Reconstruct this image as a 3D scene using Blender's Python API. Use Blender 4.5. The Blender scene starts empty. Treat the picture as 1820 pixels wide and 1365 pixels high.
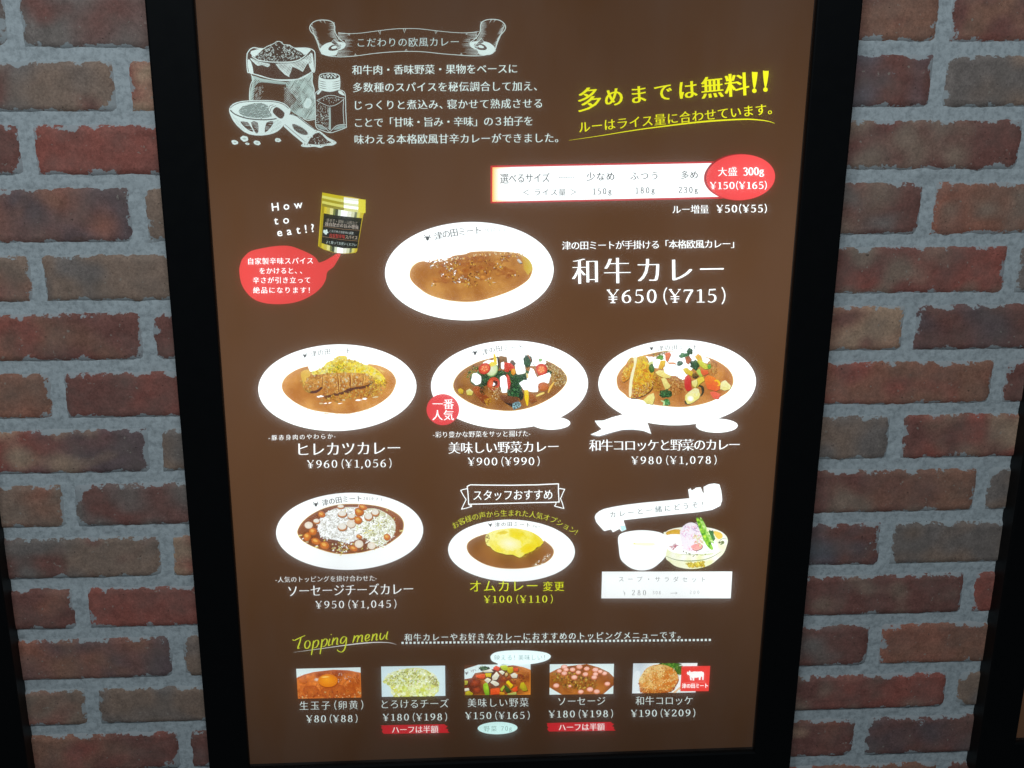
import bpy, math, random
from mathutils import Vector, Matrix, noise
from mathutils.geometry import tessellate_polygon

# ------------------------------------------------------------------ camera
IW, IH, F = 1820.0, 1365.0, 2210.0
CX, CY = IW / 2, IH / 2
down = Vector((856 - CX, -(7100 - CY), -F)).normalized()      # world -Z seen from the camera
right = Vector((33225, 482, -F)).normalized()                 # world +X
Zc = -down
Xc = (right - Zc * right.dot(Zc)).normalized()
Yc = Zc.cross(Xc)
M = Matrix((Xc, Yc, Zc))            # camera space -> world space

def ray(px, py):
    return M @ Vector((px - CX, CY - py, -F))

def hit(px, py, y, C):
    d = ray(px, py)
    t = (y - C.y) / d.y
    return C + d * t

YF = -0.030       # frame front face
YP = -0.018       # printed menu sheet
YG = -0.0235      # clear cover pane
a0 = hit(393, 682, 0.0, Vector((0, -1, 0)))
b0 = hit(1396, 679, 0.0, Vector((0, -1, 0)))
D = 0.66 / (b0.x - a0.x)
CAM = Vector((0, YF - D, 0))
mid = (hit(393, 682, YF, CAM) + hit(1396, 679, YF, CAM)) / 2
CAM.x -= mid.x
CAM.z = 1.45 - (hit(896, 682, YF, CAM).z - CAM.z)

sc = bpy.context.scene
cd = bpy.data.cameras.new("camera")
cam = bpy.data.objects.new("camera", cd)
sc.collection.objects.link(cam)
cam.matrix_world = Matrix.Translation(CAM) @ M.to_4x4()
cd.sensor_width = 36
cd.lens = 36 * F / IW
cd.clip_start = 0.02
cd.clip_end = 50
sc.camera = cam

# ------------------------------------------------------------------ light
w = bpy.data.worlds.new("World")
sc.world = w
w.use_nodes = True
bg = w.node_tree.nodes["Background"]
bg.inputs[0].default_value = (0.55, 0.75, 0.9, 1)
bg.inputs[1].default_value = 0.05
ld = bpy.data.lights.new("ceiling_light", "AREA")
ld.shape = 'RECTANGLE'
ld.size = 1.6
ld.size_y = 0.5
ld.energy = 29
ld.color = (0.80, 0.93, 1.0)
lo = bpy.data.objects.new("ceiling_light", ld)
sc.collection.objects.link(lo)
lo.location = (-0.3, -1.8, 3.0)
lo.rotation_euler = (Vector((0, 0, 1.5)) - lo.location).to_track_quat('-Z', 'Y').to_euler()
sc.view_settings.view_transform = 'Standard'
sc.view_settings.look = 'None'
sc.view_settings.exposure = 0
sc.view_settings.gamma = 1
sc.cycles.use_denoising = True
sc.cycles.max_bounces = 6
sc.cycles.transparent_max_bounces = 8
sc.cycles.sample_clamp_indirect = 3

random.seed(7)
COL = sc.collection

def W(px, py, y=0.0):
    return hit(px, py, y, CAM)

def P(px, py):
    p = W(px, py, YP)
    return (p.x, p.z)

# ------------------------------------------------------------------ helpers
def lin1(c):
    c = c / 255.0
    return c / 12.92 if c <= 0.04045 else ((c + 0.055) / 1.055) ** 2.4

def lin(c):
    return tuple(lin1(v) for v in c)

Z0 = P(896, 1350)[1]
Z1 = P(896, 0)[1]
STOPS = []      # uneven backlight painted into sheet and ink emission, bottom to top
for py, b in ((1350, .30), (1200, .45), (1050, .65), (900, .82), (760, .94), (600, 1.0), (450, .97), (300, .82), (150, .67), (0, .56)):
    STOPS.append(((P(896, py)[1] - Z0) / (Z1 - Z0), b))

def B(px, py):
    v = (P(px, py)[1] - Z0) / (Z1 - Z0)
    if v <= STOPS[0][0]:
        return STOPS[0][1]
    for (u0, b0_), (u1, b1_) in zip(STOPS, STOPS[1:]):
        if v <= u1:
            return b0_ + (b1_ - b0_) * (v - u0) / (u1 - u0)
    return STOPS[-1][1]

def mat(name):
    m = bpy.data.materials.new(name)
    m.use_nodes = True
    nt = m.node_tree
    return m, nt, nt.nodes, nt.links, nt.nodes["Principled BSDF"]

def link_obj(name, me, parent=None, label=None, mats=()):
    o = bpy.data.objects.new(name, me)
    COL.objects.link(o)
    for m in mats:
        me.materials.append(m)
    if parent is not None:
        o.parent = parent
    if label:
        o["label"] = label
    return o

# ------------------------------------------------------------------ materials
def make_print_material(name, plain=None):
    m, nt, N, L, bs = mat(name)
    geo = N.new("ShaderNodeNewGeometry")
    sep = N.new("ShaderNodeSeparateXYZ")
    L.new(geo.outputs["Position"], sep.inputs[0])
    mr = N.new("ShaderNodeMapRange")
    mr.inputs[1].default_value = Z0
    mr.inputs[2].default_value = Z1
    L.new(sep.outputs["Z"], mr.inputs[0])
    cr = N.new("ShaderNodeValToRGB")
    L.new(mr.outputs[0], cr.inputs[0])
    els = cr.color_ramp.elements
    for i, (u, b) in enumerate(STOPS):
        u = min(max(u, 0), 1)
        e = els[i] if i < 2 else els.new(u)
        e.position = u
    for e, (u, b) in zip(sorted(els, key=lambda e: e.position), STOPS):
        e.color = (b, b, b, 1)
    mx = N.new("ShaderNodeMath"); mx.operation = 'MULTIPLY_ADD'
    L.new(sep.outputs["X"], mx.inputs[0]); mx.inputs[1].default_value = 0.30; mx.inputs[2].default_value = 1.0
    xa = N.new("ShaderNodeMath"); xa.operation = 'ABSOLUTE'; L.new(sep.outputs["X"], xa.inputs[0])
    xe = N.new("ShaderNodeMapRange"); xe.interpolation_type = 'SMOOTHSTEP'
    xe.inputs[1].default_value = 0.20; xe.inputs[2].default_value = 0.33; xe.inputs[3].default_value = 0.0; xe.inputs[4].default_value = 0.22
    L.new(xa.outputs[0], xe.inputs[0])  # inks painted brighter to the right and at both sides, as uneven backlight
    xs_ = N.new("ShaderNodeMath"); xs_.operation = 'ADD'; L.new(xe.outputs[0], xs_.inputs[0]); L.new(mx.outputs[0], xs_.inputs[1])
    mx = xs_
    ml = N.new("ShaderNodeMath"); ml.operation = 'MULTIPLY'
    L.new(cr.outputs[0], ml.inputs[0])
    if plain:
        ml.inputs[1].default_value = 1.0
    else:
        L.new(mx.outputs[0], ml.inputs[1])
    if plain:
        rgb = N.new("ShaderNodeRGB"); rgb.outputs[0].default_value = (*plain, 1)
        col = rgb.outputs[0]
    else:
        at = N.new("ShaderNodeAttribute"); at.attribute_name = "ink"
        nz = N.new("ShaderNodeTexNoise"); nz.inputs["Scale"].default_value = 420; nz.inputs["Detail"].default_value = 3
        L.new(geo.outputs["Position"], nz.inputs["Vector"])
        s1 = N.new("ShaderNodeMath"); s1.operation = 'SUBTRACT'; L.new(nz.outputs[0], s1.inputs[0]); s1.inputs[1].default_value = 0.5
        s2 = N.new("ShaderNodeMath"); s2.operation = 'MULTIPLY'; L.new(s1.outputs[0], s2.inputs[0]); L.new(at.outputs["Alpha"], s2.inputs[1])
        s3 = N.new("ShaderNodeMath"); s3.operation = 'ADD'; L.new(s2.outputs[0], s3.inputs[0]); s3.inputs[1].default_value = 1.0
        vm = N.new("ShaderNodeVectorMath"); vm.operation = 'SCALE'
        L.new(at.outputs["Color"], vm.inputs[0]); L.new(s3.outputs[0], vm.inputs["Scale"])
        col = vm.outputs[0]
    # soft blotches of uneven backlight painted into the emission strength
    g = N.new("ShaderNodeTexNoise"); g.inputs["Scale"].default_value = 3.2; g.inputs["Detail"].default_value = 4
    L.new(geo.outputs["Position"], g.inputs["Vector"])
    gm = N.new("ShaderNodeMapRange"); gm.inputs[1].default_value = 0.3; gm.inputs[2].default_value = 0.7
    gm.inputs[3].default_value = 0.88; gm.inputs[4].default_value = 1.12
    L.new(g.outputs[0], gm.inputs[0])
    g2 = N.new("ShaderNodeMath"); g2.operation = 'MULTIPLY'
    L.new(gm.outputs[0], g2.inputs[0]); L.new(ml.outputs[0], g2.inputs[1])
    bs.inputs["Roughness"].default_value = 0.6
    bs.inputs["Specular IOR Level"].default_value = 0.1
    mb = N.new("ShaderNodeVectorMath"); mb.operation = 'SCALE'; mb.inputs["Scale"].default_value = 0.12
    L.new(col, mb.inputs[0]); L.new(mb.outputs[0], bs.inputs["Base Color"])
    L.new(col, bs.inputs["Emission Color"])
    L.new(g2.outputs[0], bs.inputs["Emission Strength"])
    return m

BROWN = (0.127, 0.0580, 0.0250)
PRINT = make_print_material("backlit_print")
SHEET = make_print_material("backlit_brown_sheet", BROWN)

def simple(name, col, rough, spec=0.5, metallic=0.0):
    m, nt, N, L, bs = mat(name)
    geo = N.new("ShaderNodeNewGeometry")
    nz = N.new("ShaderNodeTexNoise"); nz.inputs["Scale"].default_value = 60; nz.inputs["Detail"].default_value = 4
    L.new(geo.outputs["Position"], nz.inputs["Vector"])
    mr = N.new("ShaderNodeMapRange"); mr.inputs[3].default_value = rough - 0.08; mr.inputs[4].default_value = rough + 0.08
    L.new(nz.outputs[0], mr.inputs[0]); L.new(mr.outputs[0], bs.inputs["Roughness"])
    bs.inputs["Base Color"].default_value = (*col, 1)
    bs.inputs["Specular IOR Level"].default_value = spec
    bs.inputs["Metallic"].default_value = metallic
    return m

FRAME = simple("black_painted_metal", (0.0030, 0.0032, 0.0036), 0.5, 0.12)

def make_pane_material():
    m = bpy.data.materials.new("clear_acrylic"); m.use_nodes = True
    N, L = m.node_tree.nodes, m.node_tree.links
    N.remove(N["Principled BSDF"])
    out = N["Material Output"]
    tr = N.new("ShaderNodeBsdfTransparent"); tr.inputs[0].default_value = (0.98, 0.99, 0.985, 1)
    tl = N.new("ShaderNodeBsdfTranslucent"); tl.inputs[0].default_value = (0.90, 0.95, 1.0, 1)
    gl = N.new("ShaderNodeBsdfGlossy"); gl.inputs["Roughness"].default_value = 0.03
    m1 = N.new("ShaderNodeMixShader"); m1.inputs[0].default_value = 0.11
    L.new(tr.outputs[0], m1.inputs[1]); L.new(tl.outputs[0], m1.inputs[2])
    fr = N.new("ShaderNodeFresnel"); fr.inputs[0].default_value = 1.49
    m2 = N.new("ShaderNodeMixShader")
    geo = N.new("ShaderNodeNewGeometry")
    sn = N.new("ShaderNodeTexNoise"); sn.inputs["Scale"].default_value = 5; sn.inputs["Detail"].default_value = 6
    mp = N.new("ShaderNodeMapping"); mp.inputs["Scale"].default_value = (2.2, 1, .7); mp.inputs["Rotation"].default_value = (0, .4, 0)
    L.new(geo.outputs["Position"], mp.inputs[0]); L.new(mp.outputs[0], sn.inputs["Vector"])
    sr = N.new("ShaderNodeMapRange"); sr.inputs[1].default_value = 0.38; sr.inputs[2].default_value = 0.62; sr.inputs[3].default_value = 0.003; sr.inputs[4].default_value = 0.030
    L.new(sn.outputs[0], sr.inputs[0])
    df = N.new("ShaderNodeBsdfDiffuse"); df.inputs[0].default_value = (0.8, 0.8, 0.8, 1)
    m3 = N.new("ShaderNodeMixShader"); L.new(sr.outputs[0], m3.inputs[0]); L.new(m1.outputs[0], m3.inputs[1]); L.new(df.outputs[0], m3.inputs[2])
    m1 = m3
    L.new(fr.outputs[0], m2.inputs[0]); L.new(m1.outputs[0], m2.inputs[1]); L.new(gl.outputs[0], m2.inputs[2])
    L.new(m2.outputs[0], out.inputs[0])
    return m
PANE = make_pane_material()

def make_brick_material():
    m, nt, N, L, bs = mat("old_brick")
    geo = N.new("ShaderNodeNewGeometry")
    at = N.new("ShaderNodeAttribute"); at.attribute_name = "clay"
    nz = N.new("ShaderNodeTexNoise"); nz.inputs["Scale"].default_value = 70; nz.inputs["Detail"].default_value = 10; nz.inputs["Roughness"].default_value = 0.78
    L.new(geo.outputs["Position"], nz.inputs["Vector"])
    mr = N.new("ShaderNodeMapRange"); mr.inputs[1].default_value = 0.25; mr.inputs[2].default_value = 0.75; mr.inputs[3].default_value = 0.62; mr.inputs[4].default_value = 1.38
    L.new(nz.outputs[0], mr.inputs[0])
    vm = N.new("ShaderNodeVectorMath"); vm.operation = 'SCALE'
    g1 = N.new("ShaderNodeTexNoise"); g1.inputs["Scale"].default_value = 380; g1.inputs["Detail"].default_value = 5; g1.inputs["Roughness"].default_value = 0.8
    L.new(geo.outputs["Position"], g1.inputs["Vector"])
    g2 = N.new("ShaderNodeMapRange"); g2.inputs[1].default_value = 0.3; g2.inputs[2].default_value = 0.7; g2.inputs[3].default_value = 0.68; g2.inputs[4].default_value = 1.32
    L.new(g1.outputs[0], g2.inputs[0])
    g3 = N.new("ShaderNodeMath"); g3.operation = 'MULTIPLY'; L.new(mr.outputs[0], g3.inputs[0]); L.new(g2.outputs[0], g3.inputs[1])
    L.new(at.outputs["Color"], vm.inputs[0]); L.new(g3.outputs[0], vm.inputs["Scale"])
    # dusty grey film in soft patches
    dn = N.new("ShaderNodeTexNoise"); dn.inputs["Scale"].default_value = 26; dn.inputs["Detail"].default_value = 6
    L.new(geo.outputs["Position"], dn.inputs["Vector"])
    d2 = N.new("ShaderNodeMapRange"); d2.inputs[1].default_value = 0.42; d2.inputs[2].default_value = 0.75; d2.inputs[3].default_value = 0.0; d2.inputs[4].default_value = 0.42
    L.new(dn.outputs[0], d2.inputs[0])
    dm = N.new("ShaderNodeMix"); dm.data_type = 'RGBA'
    L.new(d2.outputs[0], dm.inputs[0]); L.new(vm.outputs[0], dm.inputs[6]); dm.inputs[7].default_value = (0.235, 0.185, 0.155, 1)
    # pale lime specks
    vz = N.new("ShaderNodeTexNoise"); vz.inputs["Scale"].default_value = 170; vz.inputs["Detail"].default_value = 2
    L.new(geo.outputs["Position"], vz.inputs["Vector"])
    sp = N.new("ShaderNodeMapRange"); sp.inputs[1].default_value = 0.70; sp.inputs[2].default_value = 0.75
    L.new(vz.outputs[0], sp.inputs[0])
    ms = N.new("ShaderNodeMath"); ms.operation = 'MULTIPLY'; ms.inputs[1].default_value = 0.55
    L.new(sp.outputs[0], ms.inputs[0])
    mx = N.new("ShaderNodeMix"); mx.data_type = 'RGBA'
    L.new(ms.outputs[0], mx.inputs[0]); L.new(dm.outputs[2], mx.inputs[6]); mx.inputs[7].default_value = (0.42, 0.36, 0.30, 1)
    # lime mortar smeared over the arrises (alpha holds the distance from the edge)
    ez = N.new("ShaderNodeTexNoise"); ez.inputs["Scale"].default_value = 48; ez.inputs["Detail"].default_value = 9; ez.inputs["Roughness"].default_value = 0.66
    L.new(geo.outputs["Position"], ez.inputs["Vector"])
    e1 = N.new("ShaderNodeMapRange"); e1.inputs[1].default_value = 0.30; e1.inputs[2].default_value = 0.80; e1.inputs[3].default_value = -0.38; e1.inputs[4].default_value = 1.35
    L.new(ez.outputs[0], e1.inputs[0])
    e2 = N.new("ShaderNodeMath"); e2.operation = 'SUBTRACT'; L.new(e1.outputs[0], e2.inputs[0]); L.new(at.outputs["Alpha"], e2.inputs[1])
    e3 = N.new("ShaderNodeMapRange"); e3.inputs[1].default_value = 0.0; e3.inputs[2].default_value = 0.08; e3.inputs[4].default_value = 0.85
    L.new(e2.outputs[0], e3.inputs[0])
    mxe = N.new("ShaderNodeMix"); mxe.data_type = 'RGBA'
    L.new(e3.outputs[0], mxe.inputs[0]); L.new(mx.outputs[2], mxe.inputs[6]); mxe.inputs[7].default_value = (0.44, 0.47, 0.48, 1)
    mx = mxe
    # dark pits
    v2 = N.new("ShaderNodeTexNoise"); v2.inputs["Scale"].default_value = 230; v2.inputs["Detail"].default_value = 2
    L.new(geo.outputs["Position"], v2.inputs["Vector"])
    sp2 = N.new("ShaderNodeMapRange"); sp2.inputs[1].default_value = 0.30; sp2.inputs[2].default_value = 0.25
    L.new(v2.outputs[0], sp2.inputs[0])
    mx2 = N.new("ShaderNodeMix"); mx2.data_type = 'RGBA'
    m3 = N.new("ShaderNodeMath"); m3.operation = 'MULTIPLY'; m3.inputs[1].default_value = 0.7
    L.new(sp2.outputs[0], m3.inputs[0])
    L.new(m3.outputs[0], mx2.inputs[0]); L.new(mx.outputs[2], mx2.inputs[6]); mx2.inputs[7].default_value = (0.03, 0.022, 0.02, 1)
    L.new(mx2.outputs[2], bs.inputs["Base Color"])
    bs.inputs["Roughness"].default_value = 0.9
    bs.inputs["Specular IOR Level"].default_value = 0.25
    bp = N.new("ShaderNodeBump"); bp.inputs["Strength"].default_value = 0.55; bp.inputs["Distance"].default_value = 0.002
    L.new(nz.outputs[0], bp.inputs["Height"]); L.new(bp.outputs[0], bs.inputs["Normal"])
    return m
BRICK = make_brick_material()

def make_mortar_material():
    m, nt, N, L, bs = mat("lime_mortar")
    geo = N.new("ShaderNodeNewGeometry")
    nz = N.new("ShaderNodeTexNoise"); nz.inputs["Scale"].default_value = 150; nz.inputs["Detail"].default_value = 8; nz.inputs["Roughness"].default_value = 0.72
    L.new(geo.outputs["Position"], nz.inputs["Vector"])
    cr = N.new("ShaderNodeValToRGB")
    cr.color_ramp.elements[0].position = 0.30; cr.color_ramp.elements[0].color = (0.29, 0.31, 0.32, 1)
    cr.color_ramp.elements[1].position = 0.55; cr.color_ramp.elements[1].color = (0.52, 0.55, 0.56, 1)
    L.new(nz.outputs[0], cr.inputs[0]); L.new(cr.outputs[0], bs.inputs["Base Color"])
    bs.inputs["Roughness"].default_value = 0.95
    bp = N.new("ShaderNodeBump"); bp.inputs["Strength"].default_value = 0.6; bp.inputs["Distance"].default_value = 0.0015
    L.new(nz.outputs[0], bp.inputs["Height"]); L.new(bp.outputs[0], bs.inputs["Normal"])
    return m
MORTAR = make_mortar_material()

# ------------------------------------------------------------------ menu light boxes
def empty(name, loc, label, cat, group=None):
    o = bpy.data.objects.new(name, None)
    COL.objects.link(o)
    o.location = loc
    o["label"] = label
    o["category"] = cat
    if group:
        o["group"] = group
    return o

def pt_on(px, py):
    p = W(px, py, YF)
    return p.x, p.z

xL = (pt_on(345, 0)[0] + pt_on(441, 1357)[0]) / 2
xR = (pt_on(1452, 0)[0] + pt_on(1341, 1344)[0]) / 2
zB = (pt_on(441, 1359)[1] + pt_on(1341, 1346)[1]) / 2
xLo = (pt_on(260, 0)[0] + pt_on(376, 1365)[0]) / 2
xRo = (pt_on(1540, 0)[0] + pt_on(1407, 1365)[0]) / 2
RW = ((xL - xLo) + (xRo - xR)) / 2
zT = pt_on(900, 0)[1] + 0.055
nb_left_outer = W(64, 1365, -0.002).x           # the next light box on the left
nb_right_outer = W(1716, 1365, -0.002).x        # the next light box on the right

def frame_rail(parent, x0, x1, z0, z1, side):
    """one mitred rail of the surround, swept profile (outward offset, y)"""
    wd = RW
    prof = [(0, YP + 0.002), (0, YF + 0.0022), (0.0007, YF + 0.0007), (0.0022, YF), (wd - 0.0022, YF), (wd - 0.0007, YF + 0.0007), (wd, YF + 0.0022), (wd, 0.004), (0.0, 0.004)]
    vs = []
    for end in (0, 1):
        for o, y in prof:
            if side == 'left':
                vs.append((x0 - o, y, (z0 - o) if end == 0 else (z1 + o)))
            elif side == 'right':
                vs.append((x1 + o, y, (z0 - o) if end == 0 else (z1 + o)))
            elif side == 'bottom':
                vs.append(((x0 - o) if end == 0 else (x1 + o), y, z0 - o))
            else:
                vs.append(((x0 - o) if end == 0 else (x1 + o), y, z1 + o))
    n = len(prof)
    fs = [(i, (i + 1) % n, n + (i + 1) % n, n + i) for i in range(n)]
    fs += [tuple(range(n))[::-1], tuple(range(n, 2 * n))]
    me = bpy.data.meshes.new("frame_rail")
    me.from_pydata(vs, [], fs)
    me.update()
    import bmesh
    bm = bmesh.new(); bm.from_mesh(me); bmesh.ops.recalc_face_normals(bm, faces=bm.faces); bm.to_mesh(me); bm.free()
    return link_obj("frame_rail", me, parent, None, [FRAME])

def quad(name, x0, x1, z0, z1, y, parent, m, label=None):
    me = bpy.data.meshes.new(name)
    me.from_pydata([(x0, y, z0), (x1, y, z0), (x1, y, z1), (x0, y, z1)], [], [(0, 1, 2, 3)])
    return link_obj(name, me, parent, label, [m])

def light_box(x0, x1, label):
    g = empty("menu_light_box", (0, 0, 0), label, "menu board", "black framed light boxes along the brick wall")
    for s in ("left", "right", "bottom", "top"):
        frame_rail(g, x0, x1, zB, zT, s)
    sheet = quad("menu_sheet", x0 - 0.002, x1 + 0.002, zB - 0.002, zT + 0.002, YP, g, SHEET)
    quad("cover_pane", x0 + 0.0002, x1 - 0.0002, zB + 0.0002, zT - 0.0002, YG, g, PANE)
    return g, sheet

BOX, MENU = light_box(xL, xR, "large black framed light box with a full brown backlit curry menu")
BWIDTH = xR - xL
light_box(nb_left_outer - RW - BWIDTH, nb_left_outer - RW, "black framed light box cut off by the left edge of the photo")
light_box(nb_right_outer + RW, nb_right_outer + RW + BWIDTH, "black framed light box cut off by the right edge with a sliver of brown panel")

# ------------------------------------------------------------------ print drawing
LAYER = 1.0e-6
def catmull(pts, closed, sub):
    n = len(pts)
    out = []
    rng = range(n) if closed else range(n - 1)
    for i in rng:
        if closed:
            p0, p1, p2, p3 = pts[i - 1], pts[i], pts[(i + 1) % n], pts[(i + 2) % n]
        else:
            p0 = pts[max(i - 1, 0)]; p1 = pts[i]; p2 = pts[i + 1]; p3 = pts[min(i + 2, n - 1)]
        for k in range(sub):
            t = k / sub
            out.append(tuple(0.5 * (2 * p1[j] + (p2[j] - p0[j]) * t + (2 * p0[j] - 5 * p1[j] + 4 * p2[j] - p3[j]) * t * t + (3 * p1[j] - p0[j] - 3 * p2[j] + p3[j]) * t ** 3) for j in (0, 1)))
    if not closed:
        out.append(tuple(pts[-1]))
    return out

def inside(p, poly):
    x, y = p
    c = False
    n = len(poly)
    for i in range(n):
        x1, y1 = poly[i]; x2, y2 = poly[i - 1]
        if (y1 > y) != (y2 > y) and x < (x2 - x1) * (y - y1) / (y2 - y1) + x1:
            c = not c
    return c

WHITE = 'W'
class Print:
    """flat ink shapes on the sheet; coordinates are read off an enlargement of the sheet (origin ox, oy, scale s)"""
    def __init__(self, ox=0, oy=0, s=1.0, base=0.00012, boost=1.0):
        self.ox, self.oy, self.s = ox, oy, s
        self.v, self.f, self.c = [], [], []
        self.y = YP - base
        self.clip = None
        self.boost = boost
    def px(self, p):
        return (self.ox + p[0] / self.s, self.oy + p[1] / self.s)
    def ink(self, p, col, a=0.0):
        if col == WHITE:
            return (1.50, 1.56, 1.56, 0)
        if isinstance(col[0], str):           # ('raw', r, g, b)
            return (col[1], col[2], col[3], a)
        q = self.px(p)
        b = B(*q) * self.boost  # painted backlight level here, divided out of the ink colour
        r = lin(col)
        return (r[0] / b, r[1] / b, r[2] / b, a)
    def add(self, pts, faces, cols):
        self.y -= LAYER
        n = len(self.v)
        for p in pts:
            if self.clip:
                x0, y0, x1, y1 = self.clip
                p = (min(max(p[0], x0), x1), min(max(p[1], y0), y1))
            x, z = P(*self.px(p))
            self.v.append((x, self.y, z))
        self.f += [tuple(i + n for i in f) for f in faces]
        self.c += cols
    def poly(self, pts, col, smooth=0, tex=0.0, cols=None):
        if smooth:
            pts = catmull(pts, True, smooth)
        tris = tessellate_polygon([[Vector((p[0], p[1], 0)) for p in pts]])
        ks = [self.ink(p, cols(p) if cols else col, tex) for p in pts]
        self.add(pts, tris, ks)
    def field(self, pts, fcol, tex=0.0, smooth=0, step=8):
        """polygon filled with a grid so that colour can vary inside; fcol(x, y) -> sRGB"""
        if smooth:
            pts = catmull(pts, True, smooth)
        self.poly(pts, None, 0, tex, cols=lambda p: fcol(*p))
        xs = [p[0] for p in pts]; ys = [p[1] for p in pts]
        x0, x1, y0, y1 = min(xs), max(xs), min(ys), max(ys)
        nx = max(2, int((x1 - x0) / step)); ny = max(2, int((y1 - y0) / step))
        ok = {}
        V = []
        F = []
        for j in range(ny + 1):
            for i in range(nx + 1):
                p = (x0 + (x1 - x0) * i / nx, y0 + (y1 - y0) * j / ny)
                if inside(p, pts):
                    ok[(i, j)] = len(V); V.append(p)
        for j in range(ny):
            for i in range(nx):
                q = [(i, j), (i + 1, j), (i + 1, j + 1), (i, j + 1)]
                if all(k in ok for k in q):
                    F.append(tuple(ok[k] for k in q))
        if F:
            self.add(V, F, [self.ink(p, fcol(*p), tex) for p in V])
    def ell(self, cx, cy, rx, ry, rot=0, col=WHITE, edge=None, n=24, wob=0.0, tex=0.0, hl=(0, 0)):
        edge = edge or col
        cr, sr = math.cos(math.radians(rot)), math.sin(math.radians(rot))
        pts = [(cx + hl[0] * rx, cy + hl[1] * ry)]
        for i in range(n):
            a = 2 * math.pi * i / n
            k = 1 + random.uniform(-wob, wob)
            x, y = rx * k * math.cos(a), ry * k * math.sin(a)
            pts.append((cx + x * cr - y * sr, cy + x * sr + y * cr))
        cols = [self.ink(pts[0], col, tex)] + [self.ink(p, edge, tex) for p in pts[1:]]
        self.add(pts, [(0, 1 + i, 1 + (i + 1) % n) for i in range(n)], cols)
    def ribbon(self, pts, width, col, sub=0, taper=(1, 1), tex=0.0, wfun=None):
        if sub:
            pts = catmull(pts, False, sub)
        n = len(pts)
        V = []
        for i, p in enumerate(pts):
            q0 = pts[max(i - 1, 0)]; q1 = pts[min(i + 1, n - 1)]
            dx, dy = q1[0] - q0[0], q1[1] - q0[1]
            l = math.hypot(dx, dy) or 1
            dx, dy = dx / l, dy / l
            t = i / (n - 1)
            k = taper[0] + (1 - taper[0]) * min(1, t * 2) if t < .5 else taper[1] + (1 - taper[1]) * min(1, (1 - t) * 2)
            ww = (wfun(dx, dy) if wfun else width) * k / 2
            V += [(p[0] - dy * ww, p[1] + dx * ww), (p[0] + dy * ww, p[1] - dx * ww)]
        F = [(2 * i, 2 * i + 1, 2 * i + 3, 2 * i + 2) for i in range(n - 1)]
        self.add(V, F, [self.ink(p, col, tex) for p in V])
    def build(self, name, label=None, parent=None):
        me = bpy.data.meshes.new(name)
        me.from_pydata(self.v, [], self.f)
        at = me.attributes.new("ink", 'FLOAT_COLOR', 'POINT')
        flat = []
        for c in self.c:
            flat += c
        at.data.foreach_set("color", flat)
        me.update()
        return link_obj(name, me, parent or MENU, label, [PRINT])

# ------------------------------------------------------------------ lettering
GL = {}
def glyph(ch, off):
    key = (ch, off)
    if key in GL:
        return GL[key]
    c = bpy.data.curves.new("glyph", "FONT")
    c.body = ch
    c.resolution_u = 3
    c.offset = off
    o = bpy.data.objects.new("glyph", c)
    COL.objects.link(o)
    bpy.context.view_layer.update()
    ev = o.evaluated_get(bpy.context.evaluated_depsgraph_get())
    m = ev.to_mesh()
    vs = [(v.co.x, v.co.y) for v in m.vertices]
    fs = [tuple(p.vertices) for p in m.polygons]
    ev.to_mesh_clear()
    bpy.data.objects.remove(o)
    bpy.data.curves.remove(c)
    GL[key] = (vs, fs)
    return GL[key]

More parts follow.
